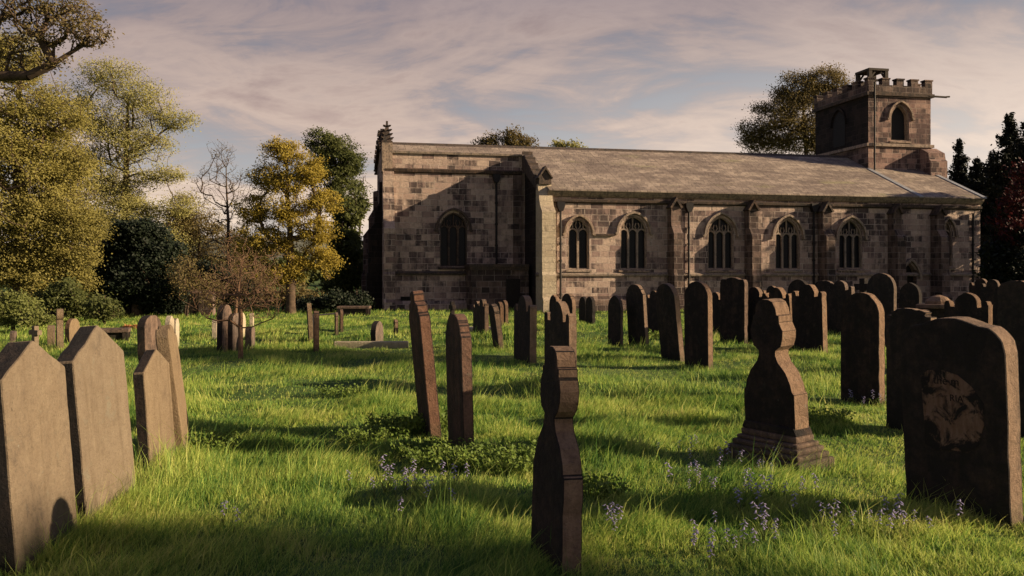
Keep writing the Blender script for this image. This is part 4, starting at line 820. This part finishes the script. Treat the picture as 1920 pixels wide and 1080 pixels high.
def tree(name, label, px, Y, trunk_r, blobs, leaf, lsize, per, sigma, seed, bark=BARK, twig=0.012, cat='tree', group=None, base=None, fork=0.35, droop=0.0, step=0.9, thick=1.0, lean=0.0, tmin=0.0, dep=1.0, flatten=0.62):
    """blobs: (px, py, rx px, ry px, number of twigs) seen at distance Y."""
    rng = np.random.default_rng(seed); bx = (px-CX)/F*Y; g = zg(bx, Y) if Y < 60 else 0.0
    e = empty(name, (bx, Y, g)); tag(e, label, cat, group)
    C = []; 
    for (x, y, rx, ry, n) in blobs:
        c = np.array(P(x, y, Y+rng.uniform(-1, 1)*0.3*dep))-np.array([bx, Y, g]); r = np.array([rx, 0.5*(rx+ry)*dep, ry])*Y/F
        C.append((c, r, n))
    top = max(c[2] for c, r, n in C); cm = np.mean([c for c, r, n in C], axis=0)
    nodes = [np.array([0, 0, -0.3])]; par = [-1]; pts = []
    zt = max(top*0.92, 1.0); K = max(4, int(zt/step)); off = np.zeros(2)
    for i in range(1, K+1):
        f = i/K; off = off+rng.normal(size=2)*0.045*step*(1.2 if f > fork else 0.3); nodes.append(np.array([cm[0]*f*f*0.8+off[0]+lean*f, cm[1]*f*f*0.5+off[1], zt*f])); par.append(len(nodes)-2)
    trunk_n = len(nodes)
    def connect(p, lo=0):
        N_ = np.array(nodes); d = N_-p
        cost = np.linalg.norm(d, axis=1)+np.maximum(0, d[:, 2]+0.1)*1.2       # prefer to grow upward from lower nodes
        cost[N_[:, 2] < zt*tmin] += 50
        if len(nodes) > 3: cost[:2] += 5
        k = int(np.argmin(cost)); a = nodes[k]; L = np.linalg.norm(p-a); m = max(1, int(L/step)); prev = k
        for j in range(1, m+1):
            f = j/m; q = a+(p-a)*f; 
            if j < m: q = q+rng.normal(size=3)*0.09*step+np.array([0, 0, -0.05*L*math.sin(PI*f)])
            nodes.append(q); par.append(prev); prev = len(nodes)-1
        return prev
    for c, r, n in sorted(C, key=lambda t: t[0][2]): connect(c)
    tips = []; allp = []
    for c, r, n in C:
        d = rng.normal(size=(n, 3)); d /= np.linalg.norm(d, axis=1, keepdims=True); lo_ = rng.normal(size=(7, 3)); lo_ /= np.linalg.norm(lo_, axis=1, keepdims=True); rad = rng.uniform(0.2, 1, (n, 1))**0.6*(0.62+0.62*np.max(d@lo_.T, axis=1, keepdims=True)**3); allp.append((c+d*r*rad, np.linalg.norm(d*rad, axis=1)))
    Pn = np.concatenate([a for a, b in allp]); Rn = np.concatenate([b for a, b in allp]); 
    Pn = Pn[Pn[:, 2] > 0.25]
    order = np.argsort(np.linalg.norm(Pn-cm, axis=1)+rng.uniform(0, 1.5, len(Pn)))
    for i in order: tips.append(connect(Pn[i]))
    nodes = np.array(nodes); par = np.array(par); cnt = np.zeros(len(nodes)); has = np.zeros(len(nodes), bool); has[par[1:]] = True
    cnt[~has] = 1
    for i in range(len(nodes)-1, 0, -1): cnt[par[i]] += cnt[i]
    rad = twig*thick*np.maximum(cnt, 1)**0.46; rad = np.minimum(rad*trunk_r/max(rad[1], 1e-6) if rad[1] > trunk_r else rad, trunk_r); rad[0] = max(rad[0], trunk_r)*1.25
    rad[1:trunk_n] = np.maximum(rad[1:trunk_n], trunk_r*(1-0.85*nodes[1:trunk_n, 2]/zt)*0.9)
    rad[0] = trunk_r*1.2
    if droop: nodes[:, 2] -= droop*np.hypot(nodes[:, 0]-cm[0], nodes[:, 1]-cm[1])**1.3
    i = np.arange(1, len(nodes)); big = rad[i] > 0.05
    Vs, Qs, o = [], [], 0
    for sel, n in ((big, 8), (~big, 4)):
        k = i[sel]
        if len(k): V, Q = tube_mesh(nodes[par[k]], nodes[k], np.minimum(rad[par[k]], rad[k]*1.35), rad[k], n); Vs.append(V); Qs.append(Q+o); o += len(V)
    fast_mesh('trunk', np.concatenate(Vs), np.concatenate(Qs), None, bark, e)
    if leaf and per:
        ends = i[~has[1:]]; tp = nodes[ends]; pp = nodes[par[ends]]; k = rng.integers(max(1, per//2), per*3//2+1, len(ends)); idx = np.repeat(np.arange(len(ends)), k)
        f = rng.uniform(0.2, 1.15, (len(idx), 1)); c = pp[idx]+(tp[idx]-pp[idx])*f+rng.normal(size=(len(idx), 3))*np.array([sigma, sigma, sigma*flatten]); c = c[c[:, 2] > 0.05]
        V, Q = leaf_mesh(c, lsize, rng); fast_mesh('crown', V, Q, None, leaf, e)
    return e
def conifer(label, px, Y, h, r, seed, leaf=L_CONIF, group=None):
    rng = np.random.default_rng(seed); bx = (px-CX)/F*Y; e = empty('conifer_tree', (bx, Y, 0)); tag(e, label, 'conifer', group)
    A, B, ra, rb, C = [], [], [], [], []
    nst = 14
    for i in range(nst): A.append((0, 0, -0.3 if i == 0 else h*i/nst)); B.append((0, 0, h*(i+1)/nst)); ra.append(0.22*(1-i/nst)+0.02); rb.append(0.22*(1-(i+1)/nst)+0.015)
    z = 0.6
    while z < h-0.12:
        f = z/h; L = r*(1-f)**0.8*(0.7+0.45*rng.random())+0.12; nb = 8 if f < 0.8 else 5; a0 = rng.uniform(0, 6.28)
        for q in range(nb):
            a = a0+q*2*PI/nb+rng.normal()*0.35; Lq = L*rng.uniform(0.45, 1.2); d = np.array([math.cos(a), math.sin(a), 0]); p0 = np.array([0, 0, z+rng.normal()*0.12]); p1 = p0+d*Lq*0.6+np.array([0, 0, -0.14*Lq]); p2 = p0+d*Lq+np.array([0, 0, rng.uniform(-0.12, 0.12)*Lq])
            for s0, s1, w in ((p0, p1, 0.03), (p1, p2, 0.018)): A.append(s0); B.append(s1); ra.append(w); rb.append(w*0.6)
            m = int(60*Lq)+14; t = rng.uniform(0.1, 1.06, (m, 1)); c = np.where(t < 0.6, p0+(p1-p0)*t/0.6, p1+(p2-p1)*(t-0.6)/0.4); wd = 0.20*Lq*(1.15-t)+0.06
            c = c+np.array([-d[1], d[0], 0])*rng.normal(size=(m, 1))*wd+np.array([0, 0, 1])*rng.normal(size=(m, 1))*0.12-np.array([0, 0, 0.06]); C.append(c)
        z += 0.26+0.22*(1-f)
    V, Q = tube_mesh(np.array(A), np.array(B), np.array(ra), np.array(rb), 6); fast_mesh('trunk', V, Q, None, BARK, e)
    V, Q = leaf_mesh(np.concatenate(C), 0.12, rng, 0.2, 2.4); fast_mesh('crown', V, Q, None, leaf, e)
TG = 'trees behind the churchyard'
tree('broadleaf_tree', 'huge olive spring tree filling the left edge of the view', 40, 36, 0.42, [(55, 300, 100, 170, 260), (60, 480, 100, 90, 200), (20, 120, 80, 55, 150), (75, 225, 80, 70, 210), (20, 300, 90, 60, 170), (125, 330, 62, 50, 150), (60, 400, 95, 55, 200), (140, 440, 52, 60, 130), (30, 490, 95, 45, 140), (115, 520, 66, 38, 110), (-90, 250, 110, 150, 160), (-80, 430, 100, 90, 90)], L_OLIVE, 0.055, 150, 0.23, 11, group=TG, tmin=0.1, step=0.6)
tree('broadleaf_tree', 'dark leafed limbs overhanging the top left corner of the view', -120, 22, 0.22, [(30, 15, 95, 34, 170), (120, 22, 72, 36, 150), (165, 66, 42, 36, 100), (75, 70, 70, 36, 110), (20, 100, 50, 30, 40), (-110, 20, 100, 90, 70), (60, -60, 150, 50, 90), (100, 120, 36, 16, 22)], L_BROWN, 0.045, 17, 0.12, 12, group=TG, tmin=0.55, twig=0.009, step=0.5)
tree('broadleaf_tree', 'tall airy pale green spring tree with open branching at left', 232, 56, 0.45, [(215, 260, 85, 110, 260), (220, 380, 90, 80, 160), (210, 150, 70, 36, 170), (140, 190, 45, 36, 90), (270, 190, 60, 34, 150), (325, 230, 42, 24, 90), (200, 240, 70, 30, 150), (265, 275, 70, 30, 150), (165, 295, 60, 36, 120), (215, 345, 80, 34, 190), (310, 330, 46, 18, 60), (250, 395, 84, 30, 170), (335, 390, 38, 24, 60), (180, 435, 70, 34, 130), (290, 450, 70, 34, 120)], L_PALE, 0.065, 72, 0.33, 13, group=TG, tmin=0.12, step=0.7, twig=0.010, flatten=0.55)
tree('broadleaf_tree', 'pale green tree filling in low behind the yew', 190, 62, 0.3, [(150, 400, 60, 50, 160), (210, 450, 60, 50, 160), (120, 480, 60, 50, 130), (290, 480, 50, 44, 130), (340, 440, 36, 36, 80), (330, 520, 50, 40, 90)], L_PALE, 0.085, 80, 0.34, 25, group=TG, tmin=0.12, step=0.7)
tree('bare_tree', 'slender almost leafless tree between the pale and golden trees', 428, 50, 0.16, [(415, 292, 30, 32, 220), (393, 338, 38, 40, 200), (445, 345, 36, 40, 200), (420, 400, 46, 46, 240), (400, 450, 50, 44, 200), (452, 455, 48, 44, 200)], L_BROWN, 0.04, 3, 0.10, 14, bark=BARK, twig=0.0055, group=TG, tmin=0.2, step=0.35)
tree('broadleaf_tree', 'round headed golden leafed tree left of the church', 545, 40, 0.24, [(528, 285, 40, 28, 80), (500, 335, 42, 30, 80), (575, 325, 40, 34, 90), (540, 350, 36, 30, 50), (600, 380, 36, 34, 80), (545, 400, 48, 34, 100), (480, 400, 36, 36, 80), (595, 435, 38, 34, 80), (508, 450, 50, 34, 90), (565, 485, 44, 30, 80), (470, 475, 40, 34, 70), (612, 490, 28, 32, 50), (530, 515, 60, 20, 60)], L_GOLD, 0.055, 100, 0.16, 15, group=TG, tmin=0.15, step=0.45)
tree('broadleaf_tree', 'darker green tree rising behind the golden one', 640, 62, 0.35, [(612, 272, 34, 28, 100), (650, 308, 34, 32, 110), (602, 318, 30, 32, 70), (640, 360, 42, 46, 140), (630, 300, 44, 44, 110)], L_GREEN, 0.095, 90, 0.26, 16, group=TG, tmin=0.2, step=0.6)
tree('ivy_covered_tree', 'glossy green ivy clad tree beside the chancel corner', 656, 54, 0.3, [(655, 400, 30, 45, 120), (652, 460, 36, 40, 150), (662, 510, 34, 40, 140), (640, 530, 34, 24, 80)], L_GREEN, 0.12, 80, 0.2, 17, group=TG, step=0.6)
tree('bare_tree', 'bare crooked limbs showing beside the chancel buttress', 668, 70, 0.12, [(682, 350, 18, 26, 30), (690, 380, 16, 20, 24), (670, 372, 12, 16, 14)], None, 0, 0, 0, 18, twig=0.016, group=TG, tmin=0.5, step=0.6)
tree('yew_tree', 'black green yew with a rounded outline at left', 258, 38, 0.3, [(262, 440, 42, 30, 110), (225, 480, 46, 40, 150), (300, 485, 40, 42, 130), (260, 520, 70, 45, 190), (215, 550, 46, 34, 110), (310, 555, 36, 30, 90)], L_YEW, 0.085, 130, 0.2, 19, group=TG, step=0.6)
tree('broadleaf_tree', 'tree top showing above the ridge of the nave', 950, 95, 0.3, [(920, 268, 28, 20, 80), (962, 262, 30, 26, 110), (985, 272, 22, 18, 50), (945, 290, 60, 30, 110)], L_BROWN, 0.15, 36, 0.30, 20, group=TG, tmin=0.3, step=0.9)
tree('broadleaf_tree', 'small tree top peeping over the middle of the ridge', 1066, 95, 0.25, [(1050, 272, 18, 8, 30), (1080, 274, 24, 7, 34), (1066, 300, 30, 30, 20)], L_PALE, 0.15, 26, 0.30, 21, group=TG, tmin=0.3, step=0.9)
tree('broadleaf_tree', 'large bronze green tree behind the tower', 1515, 88, 0.5, [(1540, 155, 46, 34, 130), (1495, 175, 45, 36, 130), (1455, 218, 46, 40, 140), (1515, 215, 70, 60, 220), (1415, 255, 38, 32, 100), (1475, 262, 60, 40, 160), (1565, 190, 40, 46, 90), (1545, 270, 50, 40, 110)], L_BROWN, 0.11, 110, 0.42, 22, group=TG, tmin=0.2, step=0.9)
tree('broadleaf_tree', 'hazy half bare brownish tree between the yew and the golden tree', 372, 58, 0.2, [(350, 400, 40, 40, 110), (390, 440, 50, 44, 150), (345, 440, 44, 40, 140), (450, 470, 40, 40, 90), (345, 490, 46, 36, 120), (420, 505, 46, 34, 110), (300, 500, 40, 30, 70)], L_BROWN, 0.07, 60, 0.28, 24, group=TG, tmin=0.15, step=0.6, twig=0.010)
tree('young_tree', 'slim young tree with a pale sunlit trunk behind the sapling', 442, 33, 0.055, [(440, 470, 36, 40, 90), (470, 500, 40, 30, 60), (415, 500, 34, 34, 60), (510, 480, 40, 26, 30)], L_BROWN, 0.035, 4, 0.1, 23, bark=BARKPALE, twig=0.006, group=TG, tmin=0.35, step=0.4)
# shrubs
SG = 'shrubs along the churchyard edge'
tree('shrub', 'bright green leafy bush at the far left edge', 25, 27, 0.06, [(20, 585, 55, 36, 140), (60, 605, 34, 26, 70), (-30, 600, 60, 40, 60)], L_BUSH, 0.055, 70, 0.12, 31, group=SG, cat='shrub', step=0.4)
tree('shrub', 'dark olive shrub left of the yew', 135, 33, 0.07, [(120, 560, 50, 30, 100), (165, 575, 30, 22, 50)], L_GREEN, 0.07, 60, 0.16, 32, group=SG, cat='shrub', step=0.4)
tree('shrub', 'small dark leafy shrub beneath the right side of the yew', 195, 31, 0.06, [(188, 580, 26, 26, 50), (205, 590, 20, 18, 30)], L_GREEN, 0.065, 50, 0.13, 33, group=SG, cat='shrub', step=0.4)
tree('shrub', 'brown twiggy thicket between the yew and the sapling', 350, 37, 0.05, [(350, 520, 36, 44, 150), (390, 545, 36, 36, 110)], L_BROWN, 0.055, 16, 0.16, 34, group=SG, cat='shrub', step=0.4)
tree('shrub', 'dark green bush behind the bare sapling', 400, 42, 0.05, [(385, 530, 44, 40, 130), (440, 550, 44, 34, 110), (330, 560, 34, 28, 60)], L_YEW, 0.09, 70, 0.18, 38, group=SG, cat='shrub', step=0.4)
tree('shrub', 'wide bronze shrub below the golden tree', 530, 43, 0.06, [(490, 560, 50, 24, 100), (550, 556, 44, 24, 90), (585, 566, 30, 18, 50)], L_BROWN, 0.075, 40, 0.16, 35, group=SG, cat='shrub', step=0.4)
tree('hedge', 'dark low hedge running up to the chancel corner', 620, 42, 0.06, [(590, 572, 40, 15, 80), (640, 568, 44, 18, 100), (676, 566, 22, 18, 60)], L_YEW, 0.075, 70, 0.16, 36, group=SG, cat='hedge', step=0.4)
# the ornamental sapling in the middle distance
tree('bare_sapling', 'small twiggy leafless sapling on a thin dark trunk', 452, 18.2, 0.05, [(455, 540, 80, 44, 420), (400, 545, 60, 46, 200), (500, 545, 45, 48, 240), (445, 500, 44, 34, 130), (430, 600, 80, 12, 20), (490, 510, 44, 34, 140)], L_BROWN, 0.02, 3, 0.06, 37, bark=BARKPALE, twig=0.0028, cat='sapling', step=0.2, tmin=0.30)
# yews beyond the right edge of the view, whose shade lies on the west end of the church
for i, (x, y, h) in enumerate(((30.0, 46.0, 9.3), (33.5, 45.2, 10.3), (36.0, 44.3, 10.8), (34.0, 43.4, 9.0))):
    q = F/y; px_ = CX+x*q; zc = lambda z: HY-(z-EYE)*q
    tree('yew_tree', ('low dark yew', 'taller dark yew', 'tallest dark yew', 'broad dark yew')[i]+' standing beyond the right edge, west of the church', px_, y, 0.25, [(px_, zc(h*0.35), 2.0*q, h*0.3*q, 90), (px_, zc(h*0.65), 1.6*q, h*0.25*q, 70), (px_, zc(h*0.85), 0.9*q, h*0.15*q, 40)], L_YEW, 0.16, 60, 0.25, 60+i, group='yews west of the church', step=0.8)
for i, (x, y, h, ry) in enumerate(((45.0, 14.0, 16.8, 3.0), (46.0, 0.7, 15.3, 1.2))):  # unseen trees added, crowns placed high to shade the middle and near grass
    q = F/y; px_ = CX+x*q; tree('broadleaf_tree', ('tall unseen tree beyond the right edge, high crown added to shade the middle rows', 'tall slim unseen tree added beyond the right edge to shade the near grass')[i], px_, y, 0.2, [(px_, HY-(h-1.0-EYE)*q, ry*q, 0.9*q, 150), (px_, HY-(h-2.0-EYE)*q, ry*0.7*q, 0.6*q, 60)] if i == 0 else [(px_, HY-(h-0.5-EYE)*q, ry*q, 0.42*q, 120), (px_, HY-(h-0.6-EYE)*q, ry*0.7*q, 0.4*q, 50)], L_GREEN, 0.12, 60, 0.25, 80+i, group='unseen shade trees beyond the right edge', step=0.8, tmin=0.75)
# conifers and the red tree at the right
CG = 'conifers at the right edge'
for px, Y, top, r, sd_, lb in ((1799, 66, 264, 2.5, 41, 'slim dark conifer nearest the tower'), (1832, 62, 296, 2.7, 42, 'short dark conifer right of the slim one'), (1893, 58, 212, 3.6, 43, 'tallest dark conifer at the right edge'), (1938, 55, 190, 3.6, 44, 'dark conifer cut off by the right edge'), (1864, 60, 285, 3.0, 45, 'dark conifer in the gap left of the tallest one')):
    conifer(lb, px, Y, EYE+(HY-top)/F*Y, r, sd_, group=CG)
tree('red_leaf_tree', 'dark red leafed tree beside the west end of the church', 1925, 40, 0.14, [(1905, 380, 34, 40, 70), (1935, 330, 40, 40, 60), (1900, 430, 30, 36, 50), (1945, 420, 40, 50, 60)], L_RED, 0.11, 26, 0.2, 46, group=TG)
tree('shrub', 'black green bush at the west end of the church', 1870, 40, 0.08, [(1868, 490, 34, 40, 100), (1900, 500, 40, 50, 110), (1880, 545, 50, 26, 70), (1925, 470, 40, 60, 90)], L_CONIF, 0.10, 50, 0.18, 47, group=SG, cat='shrub', step=0.5)
# far wood behind the left trees
def far_wood():
    rng = np.random.default_rng(77); C = []
    for i in range(170):
        x = rng.uniform(-120, 90); y = rng.uniform(120, 170); h = rng.uniform(3, 6.5)*(0.8 if -62 < x < -42 else 1.0); r = rng.uniform(2, 3.5); n = 500
        d = rng.normal(size=(n, 3)); d /= np.linalg.norm(d, axis=1, keepdims=True); d = d*np.array([r, r, h*0.5])*rng.uniform(0.4, 1.0, (n, 1))**0.5; C.append(d+np.array([x, y, h*0.52]))
    V, Q = leaf_mesh(np.concatenate(C), 0.55, rng); tag(fast_mesh('woodland', V, Q, None, L_GREEN), 'distant wood seen between the left trees', 'wood', None, 'stuff')
far_wood()

# ------------------------------------------------------------------ grass
rng = np.random.default_rng(101)
def vnoise(x, y, s, seed):
    r = np.random.default_rng(seed); a = r.uniform(0, 6.28, 12); k = r.uniform(0.5, 1.6, 12)*s; p = r.uniform(0, 6.28, 12); o = 0
    for i in range(12): o = o+np.sin((x*np.cos(a[i])+y*np.sin(a[i]))*k[i]+p[i])
    return o/12**0.5/1.4
def blocked(x, y):
    lx = x-X0; ly = y-Y0; u = lx*CT+ly*math.sin(TH); w = -lx*math.sin(TH)+ly*CT
    return ((w > -0.25) & (u > -0.1) & (u < UEND)) | ((w > WP-0.25) & (u > UL-0.9) & (u < 0)) | ((w > WP-1.65) & (u > U(884, WP-1.6)) & (u < 0))
def path_mask(x, y):                                    # faint trodden way across the grass
    c = 15.5+0.10*x+0.5*np.sin(x*0.5); return np.exp(-((y-c)/1.0)**2)*(x < 2.5)
def blades(n, y0, y1, h, w, seg, tuft):
    y = np.sqrt(rng.uniform(y0*y0, y1*y1, n)); x = rng.uniform(-1, 1, n)*(0.60*y+1.6)
    k = rng.random(n) < 0.45; x = np.where(k, np.round(x/tuft+0.3*np.sin(y*7))*tuft+rng.normal(size=n)*tuft*0.16, x); y = np.where(k, np.round(y/tuft+0.3*np.sin(x*5))*tuft+rng.normal(size=n)*tuft*0.16, y)
    keep = ~blocked(x, y) & (y > y0*0.97); x, y = x[keep], y[keep]; n = len(x)
    H = h*np.clip(0.85+0.55*vnoise(x, y, 1.3, 3)+0.60*vnoise(x, y, 3.4, 4)+0.3*vnoise(x, y, 9.0, 6), 0.42, 2.6)*rng.uniform(0.45, 1.3, n)*(1-0.35*path_mask(x, y))
    a = rng.uniform(0, 2*PI, n); b = rng.uniform(0.15, 0.8, n)*H; ld = 0.9*vnoise(x, y, 0.8, 9)
    dx, dy = np.cos(a)*b+0.25*H*np.cos(ld*3), np.sin(a)*b+0.25*H*np.sin(ld*3)
    z = gz(x, y)-0.015; px_, py_ = -np.sin(a+1.0), np.cos(a+1.0); ww = w*rng.uniform(0.6, 1.3, n)/2
    P0 = np.stack([x, y, z], 1); S = np.stack([px_*ww, py_*ww, 0*ww], 1); T = np.stack([dx, dy, H*0.92], 1)
    if seg == 1:
        V = np.stack([P0-S, P0+S, P0+T], 1).reshape(-1, 3); return V, None, np.arange(3*n).reshape(-1, 3)
    M = np.stack([dx*0.30, dy*0.30, H*0.55], 1)
    V = np.stack([P0-S, P0+S, P0+M+S*0.8, P0+M-S*0.8, P0+T], 1).reshape(-1, 3); b0 = (np.arange(n)*5)[:, None]
    return V, b0+np.array([0, 1, 2, 3]), b0+np.array([3, 2, 4])
Vs, Qs, Ts, off = [], [], [], 0
for n, y0, y1, h, w, seg, tuft in ((230000, 3.6, 7.0, 0.105, 0.0052, 2, 0.10), (9000, 3.6, 8.0, 0.23, 0.0055, 2, 0.30), (240000, 7.0, 12.5, 0.105, 0.0078, 2, 0.14), (11000, 8.0, 15, 0.22, 0.009, 2, 0.45), (200000, 12.5, 22, 0.105, 0.014, 1, 0.2), (8000, 15, 26, 0.22, 0.016, 1, 0.5), (140000, 22, 36, 0.12, 0.026, 1, 0.3), (70000, 36, 56, 0.13, 0.045, 1, 0.4)):
    V, Q, T = blades(n, y0, y1, h, w, seg, tuft); Vs.append(V)
    if Q is not None: Qs.append(Q+off)
    Ts.append(T+off); off += len(V)
tag(fast_mesh('grass', np.concatenate(Vs), np.concatenate(Qs), np.concatenate(Ts), GRASS), 'long sunlit churchyard grass', 'grass', None, 'stuff')

# ------------------------------------------------------------------ weeds and bluebells
def weed(px, py, hgt, rad, n, label, leaf=L_WEED, seed=0, size=0.035, Y=None, group='leafy weeds among the headstones'):
    r = np.random.default_rng(seed+500); Y = Y or 1.69*F/(py-HY); X = (px-CX)/F*Y; e = empty('weed_clump', (X, Y, zg(X, Y))); tag(e, label, 'weed', group)
    A, B, C = [], [], []
    for i in range(n):
        a = r.uniform(0, 6.28); q = rad*math.sqrt(r.random()); p = np.array([q*math.cos(a), q*math.sin(a)*0.7, 0]); t = p+np.array([math.cos(a)*0.08, math.sin(a)*0.08, hgt*r.uniform(0.5, 1.1)]); A.append(p-np.array([0, 0, 0.03])); B.append(t)
        m = 16; f = r.uniform(0.3, 1.0, (m, 1)); C.append(p+(t-p)*f+r.normal(size=(m, 3))*np.array([0.035, 0.035, 0.015]))
    k = len(A); V, Q = tube_mesh(np.array(A), np.array(B), np.full(k, 0.003), np.full(k, 0.002), 3); fast_mesh('stems', V, Q, None, STEM, e)
    V, Q = leaf_mesh(np.concatenate(C), size, r, 0.8, 1.8); fast_mesh('leaves', V, Q, None, leaf, e)
for i, a in enumerate(((790, 800, 0.24, 0.34, 50, 'dark leafy weeds round the foot of the leaning stepped headstone'), (750, 800, 0.20, 0.30, 30, 'leafy weeds left of the leaning stepped headstone'), (700, 815, 0.16, 0.30, 22, 'low weeds spreading farther left of the leaning headstone'),
        (800, 850, 0.15, 0.30, 26, 'weeds in front of the leaning stepped headstone'), (850, 868, 0.17, 0.36, 40, 'weed bed below the shorter red brown headstone'), (920, 870, 0.19, 0.40, 46, 'thick weed bed right of the shorter red brown headstone'), (975, 880, 0.18, 0.30, 30, 'weeds beside the central stone on its left'),
        (385, 838, 0.24, 0.28, 40, 'yellow green weeds beside the broken topped slab'), (640, 740, 0.16, 0.30, 24, 'low weeds in the open grass left of the leaning headstone'), (1105, 925, 0.2, 0.2, 24, 'small weeds right of the central stone'), (1530, 790, 0.22, 0.35, 40, 'reddish weeds behind the finial monument'), (1220, 605+25, 0.25, 0.5, 30, 'rough weeds at the foot of the leaning shouldered headstone'))):
    weed(*a[:4], int(a[4]*1.5), a[5], seed=i, size=0.023 if a[1] > 700 else 0.04)
weed(255, 617, 0.12, 0.32, 40, 'heap of rusty dead leaves under the yew', L_DRY, 60, 0.09, 29, None)
def bluebell_proto():
    e = empty('bluebell', (0, 0, 0)); r = np.random.default_rng(3)
    A, B = [], []; pts = [np.array([0, 0, -0.02]), np.array([0.004, 0, 0.12]), np.array([0.012, 0.002, 0.21]), np.array([0.035, 0.004, 0.27])]
    V, Q = tube_mesh(np.array(pts[:-1]), np.array(pts[1:]), np.array([.003, .0026, .002]), np.array([.0026, .002, .0015]), 5); fast_mesh('stem', V, Q, None, STEM, e)
    Vb, Qb, o = [], [], 0
    for i in range(9):
        f = i/8; c = pts[1]*(1-f)+pts[3]*f if f < 0.4 else pts[2]+(pts[3]-pts[2])*(f-0.4)/0.6; c = c+np.array([0, 0, 0.02*(f < 0.4)]); a = i*2.4; d = np.array([math.cos(a), math.sin(a), -0.55])*0.017; rings = []
        for (s, rr) in ((0.1, 0.003), (0.6, 0.0068), (1.1, 0.0075), (1.5, 0.011)):
            for q in range(6): g = q*PI/3; rings.append(c+d*s+np.array([math.cos(g), math.sin(g), 0])*rr)
        for s in range(3):
            for q in range(6): Qb.append([o+s*6+q, o+s*6+(q+1) % 6, o+s*6+6+(q+1) % 6, o+s*6+6+q])
        Vb += rings; o += 24
    fast_mesh('bells', np.array(Vb), np.array(Qb), None, BLUEBELL, e)
    Vl, Ql, o = [], [], 0
    for q in range(4):
        a = q*1.7+0.4; d = np.array([math.cos(a), math.sin(a), 0]); s = np.array([-d[1], d[0], 0])*0.006
        for (f, z, w) in ((0, 0, 0.6), (0.05, 0.09, 1.0), (0.11, 0.13, 0.8), (0.17, 0.12, 0.1)): Vl += [d*f+s*w+np.array([0, 0, z]), d*f-s*w+np.array([0, 0, z])]
        for i in range(3): Ql.append([o+2*i, o+2*i+1, o+2*i+3, o+2*i+2])
        o += 8
    fast_mesh('leaves', np.array(Vl), np.array(Ql), None, STEM, e); return e
bb = bluebell_proto(); R = random.Random(21); first = True
CL = ((752, 918, 20, 55, 18, 'pale bluebell in the clump left of the central stone'), (1320, 905, 20, 45, 26, 'pale bluebell in the lit clump before the finial monument'), (1430, 915, 22, 50, 26, 'pale bluebell beside the base of the finial monument'),
      (1650, 992, 17, 60, 14, 'violet bluebell in the clump before the big inscribed stone'), (1145, 985, 5, 18, 10, 'pale bluebell right of the foot of the central stone'), (1290, 1020, 8, 80, 24, 'bluebell in the shaded grass at the bottom right of centre'), (1400, 985, 8, 60, 16, 'bluebell in the dark grass below the finial monument'),
      (1690, 735, 10, 40, 16, 'far bluebell between the round topped stone and the inscribed stone'), (1620, 752, 9, 40, 8, 'far bluebell at the foot of the broad round topped headstone'), (415, 985, 2, 20, 8, 'lone bluebell before the tallest tan gabled headstone'))
for px, py, n, sx, sy, lb in CL:
    for i in range(n):
        x, y = px+R.gauss(0, sx*1.1), max(690, py+R.gauss(0, sy*1.0))
        Y = 1.69*F/(y-HY); X = (x-CX)/F*Y
        if first: o = bb; first = False
        else:
            o = bb.copy(); COL.objects.link(o)
            for c in bb.children: d = c.copy(); COL.objects.link(d); d.parent = o
        s = R.uniform(0.5, 0.85); o.location = (X, Y, zg(X, Y)); o.rotation_euler = (R.uniform(-.12, .12), R.uniform(-.12, .12), R.uniform(0, 6.28)); o.scale = (s, s, s)
        tag(o, lb, 'bluebell', 'bluebells in the grass')
